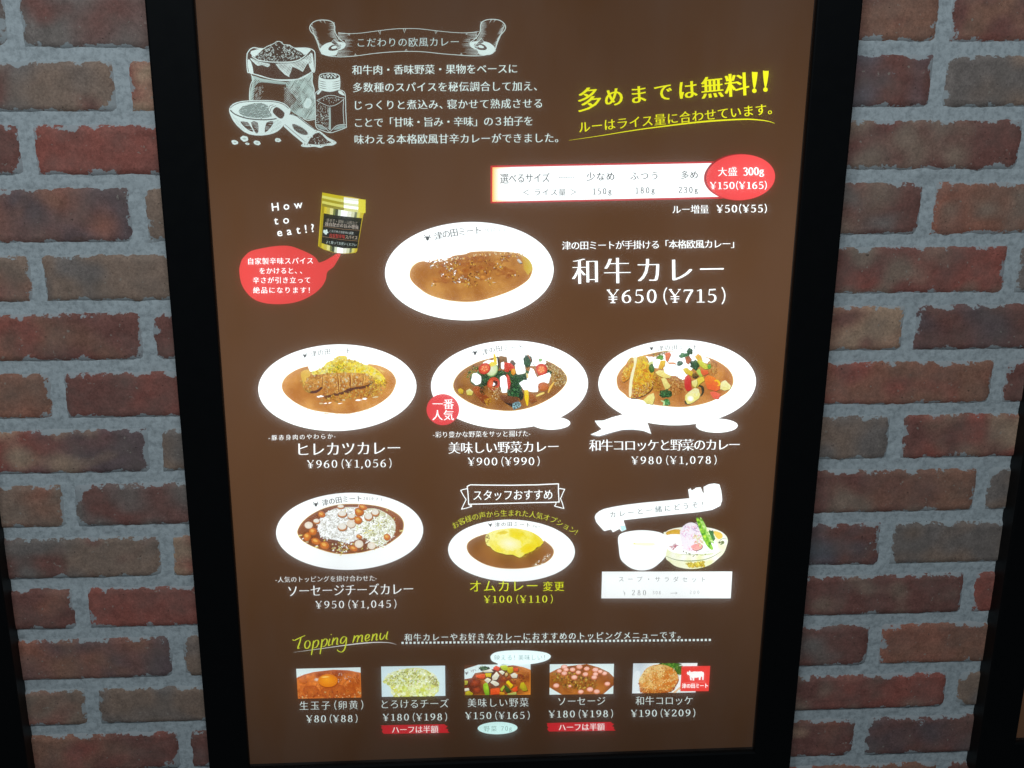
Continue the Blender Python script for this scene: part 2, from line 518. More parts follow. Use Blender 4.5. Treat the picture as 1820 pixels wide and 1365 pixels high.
def loop(cx, cy, rx, ry, n=10):
    return [(cx + rx * math.sin(2 * math.pi * i / n), cy + ry * math.cos(2 * math.pi * i / n)) for i in range(n + 1)]
SIX = [(.46, .93), (.28, .84), (.13, .6), (.10, .32), (.16, .10), (.29, .02), (.42, .10), (.47, .28), (.40, .50), (.27, .55), (.14, .45)]
DIG = {   # advance, [(points, kind)]  kind: n = nib stroke, m = medium flat stroke, t = thin
    '0': (.58, [(loop(.29, .49, .19, .46), 'n')]),
    '1': (.50, [([(.28, .02), (.28, .95)], 'n'), ([(.28, .94), (.10, .84)], 't'), ([(.08, .02), (.48, .02)], 't')]),
    '2': (.56, [([(.08, .74), (.15, .90), (.28, .96), (.42, .88), (.44, .70), (.34, .48), (.18, .24), (.07, .09)], 'n'), ([(.06, .06), (.50, .06)], 'm'), ([(.49, .05), (.52, .20)], 't')]),
    '3': (.55, [([(.09, .80), (.18, .94), (.31, .95), (.42, .82), (.38, .64), (.20, .52)], 'n'), ([(.20, .52), (.38, .47), (.46, .30), (.40, .10), (.24, .01), (.07, .10)], 'n')]),
    '4': (.56, [([(.38, .0), (.38, .95)], 'n'), ([(.38, .95), (.03, .30)], 't'), ([(.03, .28), (.54, .28)], 'm')]),
    '5': (.55, [([(.14, .92), (.46, .94)], 'm'), ([(.15, .92), (.12, .54)], 't'), ([(.12, .54), (.26, .58), (.40, .50), (.45, .30), (.38, .09), (.22, .01), (.07, .09)], 'n')]),
    '6': (.57, [(SIX, 'n')]),
    '7': (.54, [([(.06, .90), (.50, .90)], 'm'), ([(.49, .91), (.36, .60), (.24, .28), (.17, .0)], 'n'), ([(.06, .90), (.05, .76)], 't')]),
    '8': (.57, [(loop(.29, .72, .14, .23), 'n'), (loop(.29, .25, .18, .24), 'n')]),
    '9': (.57, [([(.58 - x, .97 - y) for x, y in SIX], 'n')]),
    '¥': (.64, [([(.06, .96), (.31, .48)], 'n'), ([(.56, .96), (.31, .48)], 't'), ([(.31, .48), (.31, .02)], 'n'), ([(.09, .44), (.53, .44)], 't'), ([(.09, .27), (.53, .27)], 't'),
                ([(.0, .96), (.17, .96)], 't'), ([(.46, .96), (.62, .96)], 't'), ([(.18, .02), (.44, .02)], 't')]),
    '(': (.36, [([(.30, 1.10), (.17, .82), (.12, .48), (.17, .14), (.30, -.14)], 'h')]),
    ')': (.36, [([(.06, 1.10), (.19, .82), (.24, .48), (.19, .14), (.06, -.14)], 'h')]),
    ',': (.28, [([(.12, .12), (.16, .0), (.07, -.16)], 'n')]),
    '.': (.24, [([(.10, .12), (.12, .0)], 'n')]),
    'g': (.54, [(loop(.25, .46, .13, .17), 'n'), ([(.36, .60), (.50, .64)], 't'), ([(.16, .32), (.12, .22), (.24, .16), (.42, .10), (.42, -.08), (.25, -.18), (.09, -.10), (.14, .08)], 'n')]),
    '→': (1.2, [([(.05, .4), (1.1, .4)], 't'), ([(.85, .58), (1.12, .4), (.85, .22)], 't')]),
}
BOLD, REG, THIN = (-0.008, (-0.018, 0.0, 0.018)), (-0.013, (-0.012, 0.012)), (-0.016, (-0.006, 0.006))
MINCHO = (-0.015, (-0.026, -0.009, 0.009, 0.026))
SMALL = (-0.011, (-0.012, 0.012))
HEAVY = (0.012, (-0.022, 0.0, 0.022))

def lettering(text, x0, y0, x1, y1, h, col=WHITE, wt=BOLD, name="menu_text", base=0.0006, sheet=None, curve=None, slant=0.0, track=True, build=True, dig=None, cols=None, hs=None):
    """one line of print: ink runs from x0 to x1 along the centre line; h is the height of a kanji (or digit) in the photograph"""
    pr = sheet or Print(base=base)
    numeric = all((c in DIG and not c in 'g→') or c in ' g→' for c in text)
    em = h / 0.90
    if wt is BOLD and h > 18.5: wt = MINCHO
    if wt is BOLD and h < 12.5: wt = SMALL
    DX = (1.12 if (dig and dig[0] < .14) else 1.45)
    wx = lambda ch: DX if ch not in '(),' else 1.15
    par = lambda ch: (.62, .24) if ch == '(' else (.60, .16) if ch == ')' else (0, 0)
    dh = h if numeric else h * 0.86
    items = []
    for ch in text:
        if ch == ' ':
            items.append((ch, 0.30 * em, 0, 0)); continue
        if ch in DIG and (numeric or ch in '0123456789¥(),g'):
            adv = DIG[ch][0] * dh * wx(ch)
            if ch in '()' and not (dig and dig[0] > .17): adv = par(ch)[0] * dh
            items.append((ch, adv, 0.03 * dh, adv - (0.06 if ch != ')' else .12) * dh)); continue
        vs, fs = glyph(ch, wt[0])
        xs = [v[0] for v in vs]
        if ord(ch) > 0x2000:
            adv = em
            if ch in '、。':
                adv = em * 0.72
            if ch in '！':
                adv = em * 0.8
        else:
            adv = (max(xs) - min(xs) + 0.09) * em
        lo_, hi_ = (min(xs) * em, max(xs) * em)
        items.append((ch, adv, lo_ if ord(ch) > 0x2000 else 0, hi_ if ord(ch) > 0x2000 else adv - 0.09 * em))
    first, last = items[0], items[-1]
    nat = sum(i[1] for i in items[:-1]) - first[2] + last[3]
    Wd = math.hypot(x1 - x0, y1 - y0)
    n = len(items)
    extra = (Wd - nat) / max(1, n - 1)
    sx = 1.0
    if extra < -0.10 * em and not curve:                     # squeeze rather than overlap
        sx = Wd / nat
        extra = 0
    ang = math.atan2(y1 - y0, x1 - x0)
    path = None
    if curve:
        path = catmull(curve, False, 12)
        seg = [0]
        for p, q in zip(path, path[1:]):
            seg.append(seg[-1] + math.hypot(q[0] - p[0], q[1] - p[1]))
        extra = (seg[-1] - nat) / max(1, n - 1)
    cur = -first[2] * sx
    for k, (ch, adv, _, _) in enumerate(items):
        if ch != ' ':
            c = cols[k] if cols else col
            if path:
                s = cur + adv * sx / 2
                s = min(max(s, 0), seg[-1] - 1e-3)
                i = max(j for j in range(len(seg)) if seg[j] <= s)
                i = min(i, len(path) - 2)
                t = (s - seg[i]) / (seg[i + 1] - seg[i])
                bx = path[i][0] + (path[i + 1][0] - path[i][0]) * t
                by = path[i][1] + (path[i + 1][1] - path[i][1]) * t
                a = math.atan2(path[i + 1][1] - path[i][1], path[i + 1][0] - path[i][0])
                ox, oy, off = bx, by, -adv * sx / 2
            else:
                ox, oy, off, a = x0, y0, cur, ang
            ca, sa = math.cos(a), math.sin(a)
            def tr(u, v):     # u right, v up from the centre line
                u = u + slant * v
                return ((off + u) * ca + v * sa + ox, (off + u) * sa - v * ca + oy)
            old = (pr.ox, pr.oy, pr.s)
            pr.ox, pr.oy, pr.s = 0, 0, 1
            if ch in DIG and (numeric or ch in '0123456789¥(),g'):
                thick, thin = (dig or (.155, .055))
                for pts, kind in DIG[ch][1]:
                    po = par(ch)[1] * dh if (ch in '()' and not (dig and dig[0] > .17)) else 0
                    q = [tr(x * dh * sx * wx(ch) + po, (y - 0.48) * dh) for x, y in (catmull(pts, False, 4) if len(pts) > 2 and kind != 't' else pts)]
                    def wf(dx, dy, kind=kind, a=a):
                        v = abs(-dx * math.sin(a) + dy * math.cos(a))
                        v = abs(dy * math.cos(a) - dx * math.sin(a))
                        if kind == 'n': return (thin + (thick - thin) * v ** 1.3) * dh
                        if kind == 'm': return thick * 0.62 * dh
                        if kind == 'h': return (thin * .9 + thin * .7 * v) * dh
                        return thin * dh
                    pr.ribbon(q, 1, c, wfun=wf)
            else:
                vs, fs = glyph(ch, wt[0])
                mx = 0 if ord(ch) > 0x2000 else min(v[0] for v in vs)
                vc = 0.38 if ord(ch) > 0x2000 else 0.34
                for d in wt[1]:
                    g_ = hs[k] if hs else 1
                    V = [tr(((v[0] - mx + d - .5) * g_ + .5) * em * sx, (v[1] - vc) * em * g_) for v in vs]
                    pr.add(V, fs, [pr.ink(p, c) for p in V])
            pr.ox, pr.oy, pr.s = old
        cur += adv * sx + extra
    if build and sheet is None:
        nm = "price_text" if '¥' in text else name
        return pr.build(nm)
    return pr

T = lettering
YEL = (240, 238, 28)
YEL2 = (222, 226, 70)
RED = (238, 78, 74)
def ZR(ox, oy, s):        # reads a line off an enlargement
    def f(text, x0, y0, x1, y1, h, **k):
        return T(text, ox + x0 / s, oy + y0 / s, ox + x1 / s, oy + y1 / s, h / s, **k)
    return f
R1 = ZR(390, 0, 2.935)
R2 = ZR(860, 90, 2.9355)
R3 = ZR(400, 310, 5.25)
R4 = ZR(670, 380, 5.515)
R5 = ZR(960, 400, 4.79)
R6 = ZR(440, 590, 5.25)
R7 = ZR(750, 590, 5.25)
R8 = ZR(1030, 590, 5.2485)
R9 = ZR(470, 850, 5.46)
R10 = ZR(770, 850, 5.686)
R11 = ZR(1040, 850, 5.933)
R12 = ZR(500, 1100, 4.55)
R13 = ZR(800, 1100, 3.64)

# ---- introduction
T("こだわりの欧風カレー", 636, 75.5, 815, 74, 16, wt=REG, name="heading_text", col=(205, 228, 226))
TOPW = (228, 246, 242)
R1("和牛肉・香味野菜・果物をベースに", 693, 365, 1552, 357, 49, col=TOPW)
R1("多数種のスパイスを秘伝調合して加え、", 698, 456, 1655, 448, 49, col=TOPW)
R1("じっくりと煮込み、寝かせて熟成させる", 708, 548, 1682, 538, 49, col=TOPW)
R1("ことで「甘味・旨み・辛味」の３拍子を", 708, 639, 1632, 630, 49, col=TOPW)
R1("味わえる本格欧風甘辛カレーができました。", 706, 727, 1766, 718, 49, col=TOPW)

# ---- yellow offer
R2("多めまでは無料", 500, 258, 1374, 172, 108, col=YEL, wt=(-.006, (-.032, -.011, .011, .032)), name="heading_text", slant=0.06, hs=[1.12, .9, .86, .86, .9, 1.02, 1.1])
pr = Print(860, 90, 2.9355)
for x, y in ((1412, 112), (1470, 106)):
    pr.poly([(x - 14, y + 4), (x - 6, y), (x + 10, y), (x + 16, y + 6), (x + 5, y + 76), (x - 6, y + 78)], YEL, 3)
    pr.ell(x - 1, y + 97, 12, 12, 0, YEL, n=20)
pr.build("heading_text")
R2("ルーはライス量に合わせています。", 497, 400, 1500, 302, 58, col=YEL, wt=(-.006, (-.018, 0, .018)), slant=0.05)
pr = Print(860, 90, 2.9355)
pr.ribbon([(443, 468), (600, 445), (780, 416), (950, 393), (1150, 370), (1350, 358), (1440, 362), (1490, 370), (1517, 379)], 8.5, YEL, sub=5, taper=(.1, .15))
pr.build("underline_swash")

# ---- size table
pr = Print(860, 90, 2.9355)
pr.poly([(35, 600), (1230, 577), (1245, 772), (35, 796)], (205, 48, 52))
pr.poly([(45, 609), (1220, 586), (1235, 762), (44, 788)], WHITE)
def warm(x, y):
    t = min(1, max(0, (x - 45) / 42.0))
    return ('raw', 1.5, .85 + .71 * t, .22 + 1.34 * t)
pr.field([(45, 609), (160, 607), (160, 785), (44, 788)], warm, step=8)
pr.build("size_table", "white rice size table with a red outline")
pr = Print(860, 90, 2.9355, base=0.0004)
pr.ell(1333, 662, 186, 119, -2, (205, 60, 60), n=60)
pr.ell(1329, 657, 178, 119, -2, (150, 40, 40), n=60)
pr.ell(1339, 660, 180, 119, -3, (243, 84, 84), (240, 78, 78), n=60)
pr.build("size_badge", "red oval badge at the end of the size table")
GR = (150, 150, 152); GR2 = (176, 180, 178)
FL = dict(wt=(-.002, (-.014, 0, .014)), col=(3, 3, 3))
R2("選べるサイズ", 87, 667, 343, 662, 48, wt=(-.004, (-.013, .013)), col=(2, 2, 2), hs=[1.1, 1, 1, 1, 1, 1])
pr = Print(860, 90, 2.9355, base=.0006)
for i_ in range(7):
    pr.ell(394 + i_ * 12.4, 661 - i_ * .2, 3.2, 3.2, 0, (30, 30, 30), n=10)
o = pr.build("dotted_line"); o["kind"] = "stuff"
R2("少なめ", 535, 657, 680, 655, 44, **FL)
R2("ふつう", 764, 653, 905, 652, 42, **FL)
R2("多め", 1028, 648, 1115, 647, 42, **FL)
R2("＜ ライス量 ＞", 205, 739, 482, 737, 36, wt=(-.003, (-.012, 0.012)), col=(3, 6, 6))
DT = (.13, .03)
R2("150g", 567, 734, 665, 733, 32, col=(10, 10, 12), dig=(.138, .10))
R2("180g", 790, 729, 890, 728, 32, col=(10, 10, 12), dig=(.138, .10))
R2("230g", 1015, 727, 1115, 726, 32, col=(10, 10, 12), dig=(.138, .10))
R2("大盛", 1222, 632, 1320, 629, 46, wt=BOLD)
R2("300g", 1352, 631, 1460, 628, 42, dig=(.19, .07))
R2("¥150(¥165)", 1180, 704, 1474, 702, 37, dig=(.19, .07))
R2("ルー増量", 984, 828, 1172, 826, 44, wt=BOLD)
R2("¥50(¥55)", 1214, 825, 1474, 823, 39, dig=(.19, .07))

# ---- spice jar
R3("How", 437, 305, 722, 275, 96, wt=(0.008, (-.008, .008)))
R3("to", 458, 431, 595, 418, 96, wt=(0.008, (-.008, .008)))
R3("eat!?", 487, 541, 830, 497, 96, wt=(0.008, (-.008, .008)))
pr = Print(400, 310, 5.25)
pr.poly([(133, 900), (140, 845), (158, 795), (190, 755), (240, 716), (340, 690), (480, 668), (600, 668), (700, 700), (800, 745), (850, 783), (874, 820), (900, 816), (940, 800), (1000, 765), (1040, 740), (1078, 745), (1045, 810), (1010, 865), (955, 910), (940, 980), (900, 1050), (820, 1120), (700, 1180), (560, 1208), (400, 1205), (280, 1170), (200, 1100), (150, 1010)], (240, 80, 76), smooth=4)
pr.build("speech_bubble", "red speech bubble pointing up to the jar")
for s, x0, y0, x1, y1, h in (("自家製辛味スパイス", 217, 809, 820, 803, 60), ("をかけると、、", 322, 898, 718, 896, 58), ("辛さが引き立って", 262, 986, 795, 984, 58), ("絶品になります！", 264, 1079, 790, 1077, 58)):
    R3(s, x0, y0, x1, y1, h, wt=(-.004, (-.014, .014)))
pr = Print(400, 310, 5.25)
pr.poly([(907, 168), (960, 178), (1060, 196), (1190, 212), (1313, 240), (1303, 350), (1290, 380), (1232, 715), (1215, 732), (1120, 740), (1010, 728), (920, 700), (868, 668), (898, 290)], (214, 190, 40))
# metal reflections of the body, as printed
L0, L1 = (905, 300), (872, 668)
for u0, u1, c in ((.00, .06, (176, 158, 30)), (.06, .12, (226, 206, 60)), (.12, .2, (208, 196, 84)), (.2, .28, (236, 230, 150)), (.28, .33, (120, 130, 70)), (.33, .4, (70, 80, 60)), (.4, .47, (225, 235, 205)), (.47, .62, WHITE), (.62, .72, (250, 252, 235)), (.72, .8, (225, 228, 190)), (.8, .86, (120, 130, 100)), (.86, .93, (225, 222, 120)), (.93, 1, (215, 192, 60))):
    def q(u, top):
        if top: return (905 + (1290 - 905) * u, 290 + 60 * u)
        return (878 + (1228 - 878) * u, 672 + 50 * u + 36 * math.sin(math.pi * u))
    pr.poly([q(u0, 1), q(u1, 1), q(u1, 0), q(u0, 0)], c)
for k, (c0, c1) in enumerate((((206, 190, 40), (252, 255, 240)), ((228, 226, 120), WHITE), ((170, 158, 40), (235, 240, 190)), ((226, 222, 110), WHITE), ((150, 140, 50), (225, 226, 150)))):
    y = 170 + k * 25
    for u0, u1 in [(i / 12, (i + 1) / 12) for i in range(12)]:
        c = c1 if .42 < u0 < .8 else c0
        if .8 <= u0: c = (236, 224, 70)
        pr.poly([(907 + 406 * u0, y + 66 * u0 + 8 * math.sin(math.pi * u0)), (907 + 406 * u1, y + 66 * u1 + 8 * math.sin(math.pi * u1)), (905 + 404 * u1, y + 25 + 66 * u1 + 8 * math.sin(math.pi * u1)), (905 + 404 * u0, y + 25 + 66 * u0 + 8 * math.sin(math.pi * u0))], c)
pr.poly([(922, 362), (1020, 380), (1150, 395), (1278, 408), (1248, 600), (1235, 690), (1100, 688), (1000, 670), (900, 640)], (34, 36, 32))
for a_, b_ in (((915, 482), (1262, 522)), ((908, 578), (1248, 622))):
    pr.ribbon([a_, ((a_[0] + b_[0]) / 2, (a_[1] + b_[1]) / 2 + 7), b_], 4, (150, 120, 90))
pr.ell(940, 540, 22, 26, 0, (225, 245, 240), wob=.35, n=14)
pr.build("jar_picture", "gold lidded spice jar with a black label")
R3("唐辛子・胡椒・山椒など", 950, 424, 1240, 454, 34, wt=THIN, col=(200, 190, 175), base=.002)
R3("独自配合の旨み増強", 935, 458, 1245, 490, 36, wt=REG, col=(230, 215, 200), base=.002)
R3("これで辛さお好みに調整", 978, 524, 1200, 546, 24, wt=REG, col=(225, 235, 230), base=.002)
R3("自家製辛味スパイス", 978, 566, 1235, 588, 38, wt=REG, base=.002, cols=[(235, 90, 80)] * 5 + [(235, 215, 190)] * 4)
R3("よく振ってお使いください", 945, 626, 1225, 655, 28, wt=REG, col=(215, 235, 230), base=.002)

# ---- food pictures
def rnd(a, b): return random.uniform(a, b)
def jit(c, k=14):
    d = rnd(-k, k)
    return tuple(min(255, max(0, v + d + rnd(-k / 3, k / 3))) for v in c)
def mixc(a, b, t): return tuple(a[i] * (1 - t) + b[i] * t for i in range(3))
def nz(x, y, f, seed=0): return noise.noise(Vector((x * f, y * f, seed * 7.3)))

def plate(pr, cx, cy, rx, ry, rot):
    pr.ell(cx, cy, rx, ry, rot, WHITE, n=90)

def cow_head(pr, x, y, s, col):
    pr.poly([(x - 9 * s, y - 5 * s), (x + 9 * s, y - 5 * s), (x + 5 * s, y + 9 * s), (x + 2 * s, y + 12 * s), (x - 2 * s, y + 12 * s), (x - 5 * s, y + 8 * s)], col)
    pr.poly([(x - 8 * s, y - 4 * s), (x - 15 * s, y - 8 * s), (x - 14 * s, y - 14 * s), (x - 11 * s, y - 8 * s), (x - 6 * s, y - 6 * s)], col)
    pr.poly([(x + 8 * s, y - 4 * s), (x + 12 * s, y - 9 * s), (x + 11 * s, y - 16 * s), (x + 8 * s, y - 9 * s), (x + 5 * s, y - 6 * s)], col)
    pr.poly([(x - 9 * s, y - 3 * s), (x - 17 * s, y + 1 * s), (x - 9 * s, y + 2 * s)], col)
    pr.poly([(x + 9 * s, y - 3 * s), (x + 16 * s, y - 1 * s), (x + 9 * s, y + 2 * s)], col)

def crest(pr, R, pts, xe, h, col, date=None, dcol=(190, 190, 190), cow=None):
    cow_head(pr, cow[0], cow[1], cow[2], col)
    hs = [h, h * .6, h * .85, h * .8, h * .8, h * .85]
    T("津の田ミート", 0, 0, 1, 1, h / pr.s, wt=(-.004, (-.014, .014)), col=col, sheet=pr, curve=[pr.px(p) for p in pts])
    if date:
        T("2010.7.7", 0, 0, 1, 1, h * .45 / pr.s, col=dcol, dig=(.12, .05), sheet=pr, curve=[pr.px(p) for p in date])

def sauce(pr, pts, dark, lite, tex=.25, gloss=True):
    def c(x, y):
        t = 0.5 + 0.9 * nz(x, y, .006, 1) + .35 * nz(x, y, .03, 2)
        return mixc(dark, lite, min(1, max(0, t)))
    pr.poly(pts, None, 4, 0, cols=lambda p: (238, 196, 110))      # thin bright rim of the sauce
    cx = sum(p[0] for p in pts) / len(pts); cy = sum(p[1] for p in pts) / len(pts)
    pts2 = [(cx + (p[0] - cx) * .988, cy + (p[1] - cy) * .98) for p in pts]
    pr.field(pts2, c, tex=tex, smooth=4, step=14)

def crumbs(pr, region, n, cols, r=(4, 10), wob=.4, edge=.75, tex=.5):
    xs = [p[0] for p in region]; ys = [p[1] for p in region]
    k = 0
    tries = 0
    while k < n and tries < n * 20:
        tries += 1
        x, y = rnd(min(xs), max(xs)), rnd(min(ys), max(ys))
        if not inside((x, y), region):
            continue
        k += 1
        c = random.choice(cols)
        if c == WHITE:
            pr.ell(x, y, rnd(*r), rnd(*r) * .7, rnd(0, 180), WHITE, n=7, wob=wob)
        else:
            c = jit(c, 16)
            pr.ell(x, y, rnd(*r), rnd(*r) * .75, rnd(0, 180), c, tuple(v * edge for v in c), n=8, wob=wob, tex=tex, hl=(-.3, -.3))

def leafy(pr, cx, cy, rx, ry, n=60, dark=(22, 70, 35), lite=(120, 200, 120)):
    pr.ell(cx, cy, rx, ry, 0, dark, tuple(v * .7 for v in dark), n=18, wob=.22, tex=.5)
    for _ in range(n):
        a, r = rnd(0, 6.28), math.sqrt(rnd(0, 1))
        x, y = cx + rx * r * math.cos(a) * .92, cy + ry * r * math.sin(a) * .92
        c = mixc(dark, lite, rnd(0, 1) ** 1.6)
        l = rnd(.12, .3) * rx
        b = rnd(0, 6.28)
        pr.ribbon([(x, y), (x + l * math.cos(b) * .6, y + l * math.sin(b) * .6 - 2), (x + l * math.cos(b + .7), y + l * math.sin(b + .7))], rnd(3, 7), c, taper=(.3, .3), sub=2)

def rough(pts, k=.05):
    out = []
    for p, q in zip(pts, pts[1:] + pts[:1]):
        d = math.hypot(q[0] - p[0], q[1] - p[1]) * k
        out.append((p[0] * .9 + q[0] * .1, p[1] * .9 + q[1] * .1))
        out.append(((p[0] + q[0]) / 2 + rnd(-d, d), (p[1] + q[1]) / 2 + rnd(-d, d)))
        out.append((p[0] * .1 + q[0] * .9, p[1] * .1 + q[1] * .9))
    return out
def chunk(pr, pts, col, shade=None, lite=None, smooth=0, tex=.3):
    pts = rough(pts)
    sh = shade or tuple(v * .72 for v in col)
    off = [(p[0] + 4, p[1] + 6) for p in pts]
    pr.poly(off, tuple(v * .4 for v in (120, 70, 30)), smooth, .3)
    cx = sum(p[0] for p in pts) / len(pts); cy = sum(p[1] for p in pts) / len(pts)
    ym = max(p[1] for p in pts); y0 = min(p[1] for p in pts)
    def c(x, y):
        t = (y - y0) / max(1, ym - y0) + .5 * nz(x, y, .05, 5)
        return mixc(lite or col, sh, min(1, max(0, t)))
    pr.field(pts, c, tex=tex, smooth=smooth, step=9)

def chunk_white(pr, pts, smooth=0):
    pts = rough(pts)
    pr.poly([(p[0] + 3, p[1] + 5) for p in pts], (176, 160, 120), smooth)
    pr.poly(pts, WHITE, smooth)

# beef curry
pr = Print(670, 380, 5.515)
plate(pr, 905, 562, 827, 482, -1.8)
S = [(318, 600), (338, 530), (390, 482), (455, 463), (500, 475), (600, 470), (690, 450), (745, 412), (860, 395), (930, 372), (1100, 365), (1200, 370), (1300, 375), (1400, 395), (1480, 440), (1520, 500), (1525, 560), (1490, 640), (1400, 710), (1280, 770), (1100, 830), (950, 862), (800, 862), (650, 840), (500, 790), (400, 720), (340, 660)]
pr.ell(400, 540, 92, 95, 0, (250, 240, 150), WHITE, n=30)
sauce(pr, S, (176, 112, 48), (212, 152, 76), .12)
pr.field([(1400, 395), (1480, 440), (1518, 500), (1515, 560), (1480, 600), (1440, 540), (1430, 460)], lambda x, y: mixc((206, 150, 60), (214, 188, 60), min(1, max(0, (x - 1400) / 110))), step=12)
for k in range(60):      # meat under sauce, soft bumps
    x = rnd(560, 1330); y = 470 + rnd(-70, 190) * (1 if x < 1000 else .8)
    if inside((x, y - 30), S):
        c = random.choice([(206, 132, 52), (150, 78, 34), (222, 156, 66), (172, 96, 40)])
        pr.ell(x, y + 6, rnd(22, 50), rnd(14, 30), rnd(-30, 30), (140, 78, 34), (178, 110, 50), n=12, wob=.25)
        pr.ell(x, y, rnd(20, 48), rnd(14, 30), rnd(-30, 30), jit(c, 10), (180, 112, 50), n=14, wob=.22, tex=.5, hl=(-.2, -.3))
for cx, cy, rr, n in ((560, 510, 50, 30), (740, 500, 95, 60), (700, 580, 80, 30), (800, 640, 70, 42), (960, 600, 62, 26), (920, 660, 80, 36), (1110, 660, 52, 20), (1190, 520, 48, 22), (1245, 415, 60, 20), (1345, 590, 50, 12), (930, 500, 50, 12), (1080, 560, 45, 12), (1340, 420, 50, 12), (550, 690, 26, 6), (1090, 470, 30, 6)):
    for _ in range(n):
        a, r = rnd(0, 6.28), rr * math.sqrt(rnd(0, 1))
        x, y = cx + r * math.cos(a), cy + r * math.sin(a) * .75
        c = random.choice([(232, 176, 60), (240, 200, 90), (150, 88, 34), (112, 58, 26), (128, 70, 30), (214, 140, 40), (205, 205, 190), (176, 104, 40), WHITE if cx < 850 else (236, 180, 70), (240, 236, 215)])
        pr.ell(x, y, rnd(4, 13), rnd(3, 8), rnd(0, 180), c if c == WHITE else jit(c, 12), None if c == WHITE else tuple(v * .85 for v in c), n=8, wob=.35, tex=.4)
for _ in range(90):      # ragged upper edge of meat
    x = rnd(500, 1430); y = 462 - (x - 500) * .09 + rnd(-8, 16) - (14 if x > 860 else 0)
    if x > 1250: y += (x - 1250) * .18
    pr.ell(x, y, rnd(4, 14), rnd(3, 9), rnd(0, 180), jit(random.choice([(196, 124, 50), (222, 168, 80), (160, 96, 40), (236, 220, 170)])), n=7, wob=.4)
chunk(pr, [(1370, 450), (1390, 440), (1425, 480), (1400, 486)], (245, 245, 240))
for _ in range(90):      # broken sauce edge
    t = rnd(0, 1); a = math.pi * (.08 + .75 * t)
    x = 920 + 600 * math.cos(a); y = 560 + 300 * math.sin(a)
    pr.ell(x, y, rnd(2, 6), rnd(1, 4), 0, (225, 180, 120), n=6)
crest(pr, R4, [(563, 222), (780, 178), (1018, 158)], 0, 78, (44, 44, 46), [(1050, 160), (1150, 157), (1255, 166)], (110, 110, 110), (495, 232, 2.4))
pr.build("dish_picture", "oval white plate of plain beef curry, largest of the menu pictures")

# pork fillet cutlet curry
pr = Print(440, 590, 5.25)
plate(pr, 838, 520, 738, 404, -1.6)
S = [(318, 500), (340, 440), (390, 390), (470, 345), (565, 318), (700, 300), (900, 292), (1130, 298), (1250, 320), (1340, 370), (1385, 440), (1380, 500), (1340, 580), (1260, 650), (1150, 710), (1000, 755), (900, 765), (750, 752), (600, 728), (480, 680), (390, 620), (335, 560)]
sauce(pr, S, (190, 120, 52), (226, 162, 84), .15)
pr.poly([(565, 318), (560, 290), (640, 250), (820, 240), (1000, 262), (1130, 295), (1030, 350), (800, 370), (610, 376), (575, 350)], WHITE, 3)
def eggc(x, y):
    t = min(1, max(0, (x - 560) / 260)) + nz(x, y, .02, 3)
    return mixc((255, 250, 190), (250, 222, 46), min(1, max(0, t)))
pr.field([(600, 372), (690, 340), (740, 285), (800, 262), (820, 240), (860, 222), (925, 228), (935, 265), (1000, 265), (1080, 300), (1170, 325), (1250, 390), (1290, 450), (1270, 500), (1200, 480), (1100, 420), (950, 395), (700, 410), (620, 408)], eggc, tex=.5, smooth=3, step=12)
pr.field([(500, 375), (560, 350), (590, 390), (560, 450), (530, 500), (505, 440)], lambda x, y: (232, 190, 84), tex=.5, smooth=3)
crumbs(pr, [(600, 380), (720, 320), (820, 240), (930, 235), (1080, 310), (1200, 360), (1270, 450), (1180, 440), (1000, 400), (700, 408)], 230, [(252, 226, 60), (248, 236, 110), (226, 186, 40), (240, 206, 80), (255, 246, 170)], (5, 20), edge=.88)
crumbs(pr, [(740, 350), (800, 300), (900, 310), (950, 370), (860, 385), (760, 385)], 90, [(120, 130, 40), (170, 150, 50), (90, 70, 30), (240, 220, 120), (90, 140, 40)], (2, 6))
RG = [(535, 500), (548, 440), (600, 405), (700, 392), (790, 382), (900, 378), (1000, 380), (1100, 388), (1165, 415), (1170, 455), (1120, 490), (1060, 505), (985, 515), (950, 545), (880, 560), (845, 575), (800, 570), (780, 595), (725, 600), (700, 560), (690, 510), (640, 545), (580, 550), (545, 535)]
pr.poly([(p[0] + 6, p[1] + 22) for p in RG], (92, 50, 40), 3, .4)
def kc(x, y):
    t = .25 + (y - 390) / 210 + 1.0 * nz(x, y, .02, 8) + .5 * nz(x, y, .06, 3)
    return mixc((232, 174, 92), (186, 118, 54), min(1, max(0, t)))
pr.field(RG, kc, tex=.8, smooth=3, step=9)
crumbs(pr, RG, 420, [(232, 174, 84), (200, 134, 58), (240, 196, 110), (212, 148, 66), (222, 210, 166), (180, 112, 48)], (3, 12), edge=.86)
for a_, b_ in (((700, 400), (694, 520)), ((838, 385), (850, 560)), ((955, 382), (960, 520)), ((1078, 392), (1070, 495))):
    pr.ribbon([a_, ((a_[0] + b_[0]) / 2 + 5, (a_[1] + b_[1]) / 2), b_], 8, (136, 76, 36), sub=4, taper=(.3, .6), tex=.4)
    pr.ribbon([(a_[0] + 10, a_[1] + 8), ((a_[0] + b_[0]) / 2 + 16, (a_[1] + b_[1]) / 2), (b_[0] + 8, b_[1] - 20)], 7, (240, 196, 112), sub=4, taper=(.3, .3), tex=.4)
for x, y in ((800, 440), (795, 452), (915, 440), (925, 455), (1020, 420), (940, 430)):
    pr.ell(x, y, rnd(9, 18), rnd(6, 14), rnd(0, 90), (226, 224, 200), (210, 176, 116), n=10, wob=.4)
pr.ribbon([(570, 548), (640, 555), (700, 515)], 26, (84, 50, 50), sub=4, taper=(.2, .5), tex=.3)
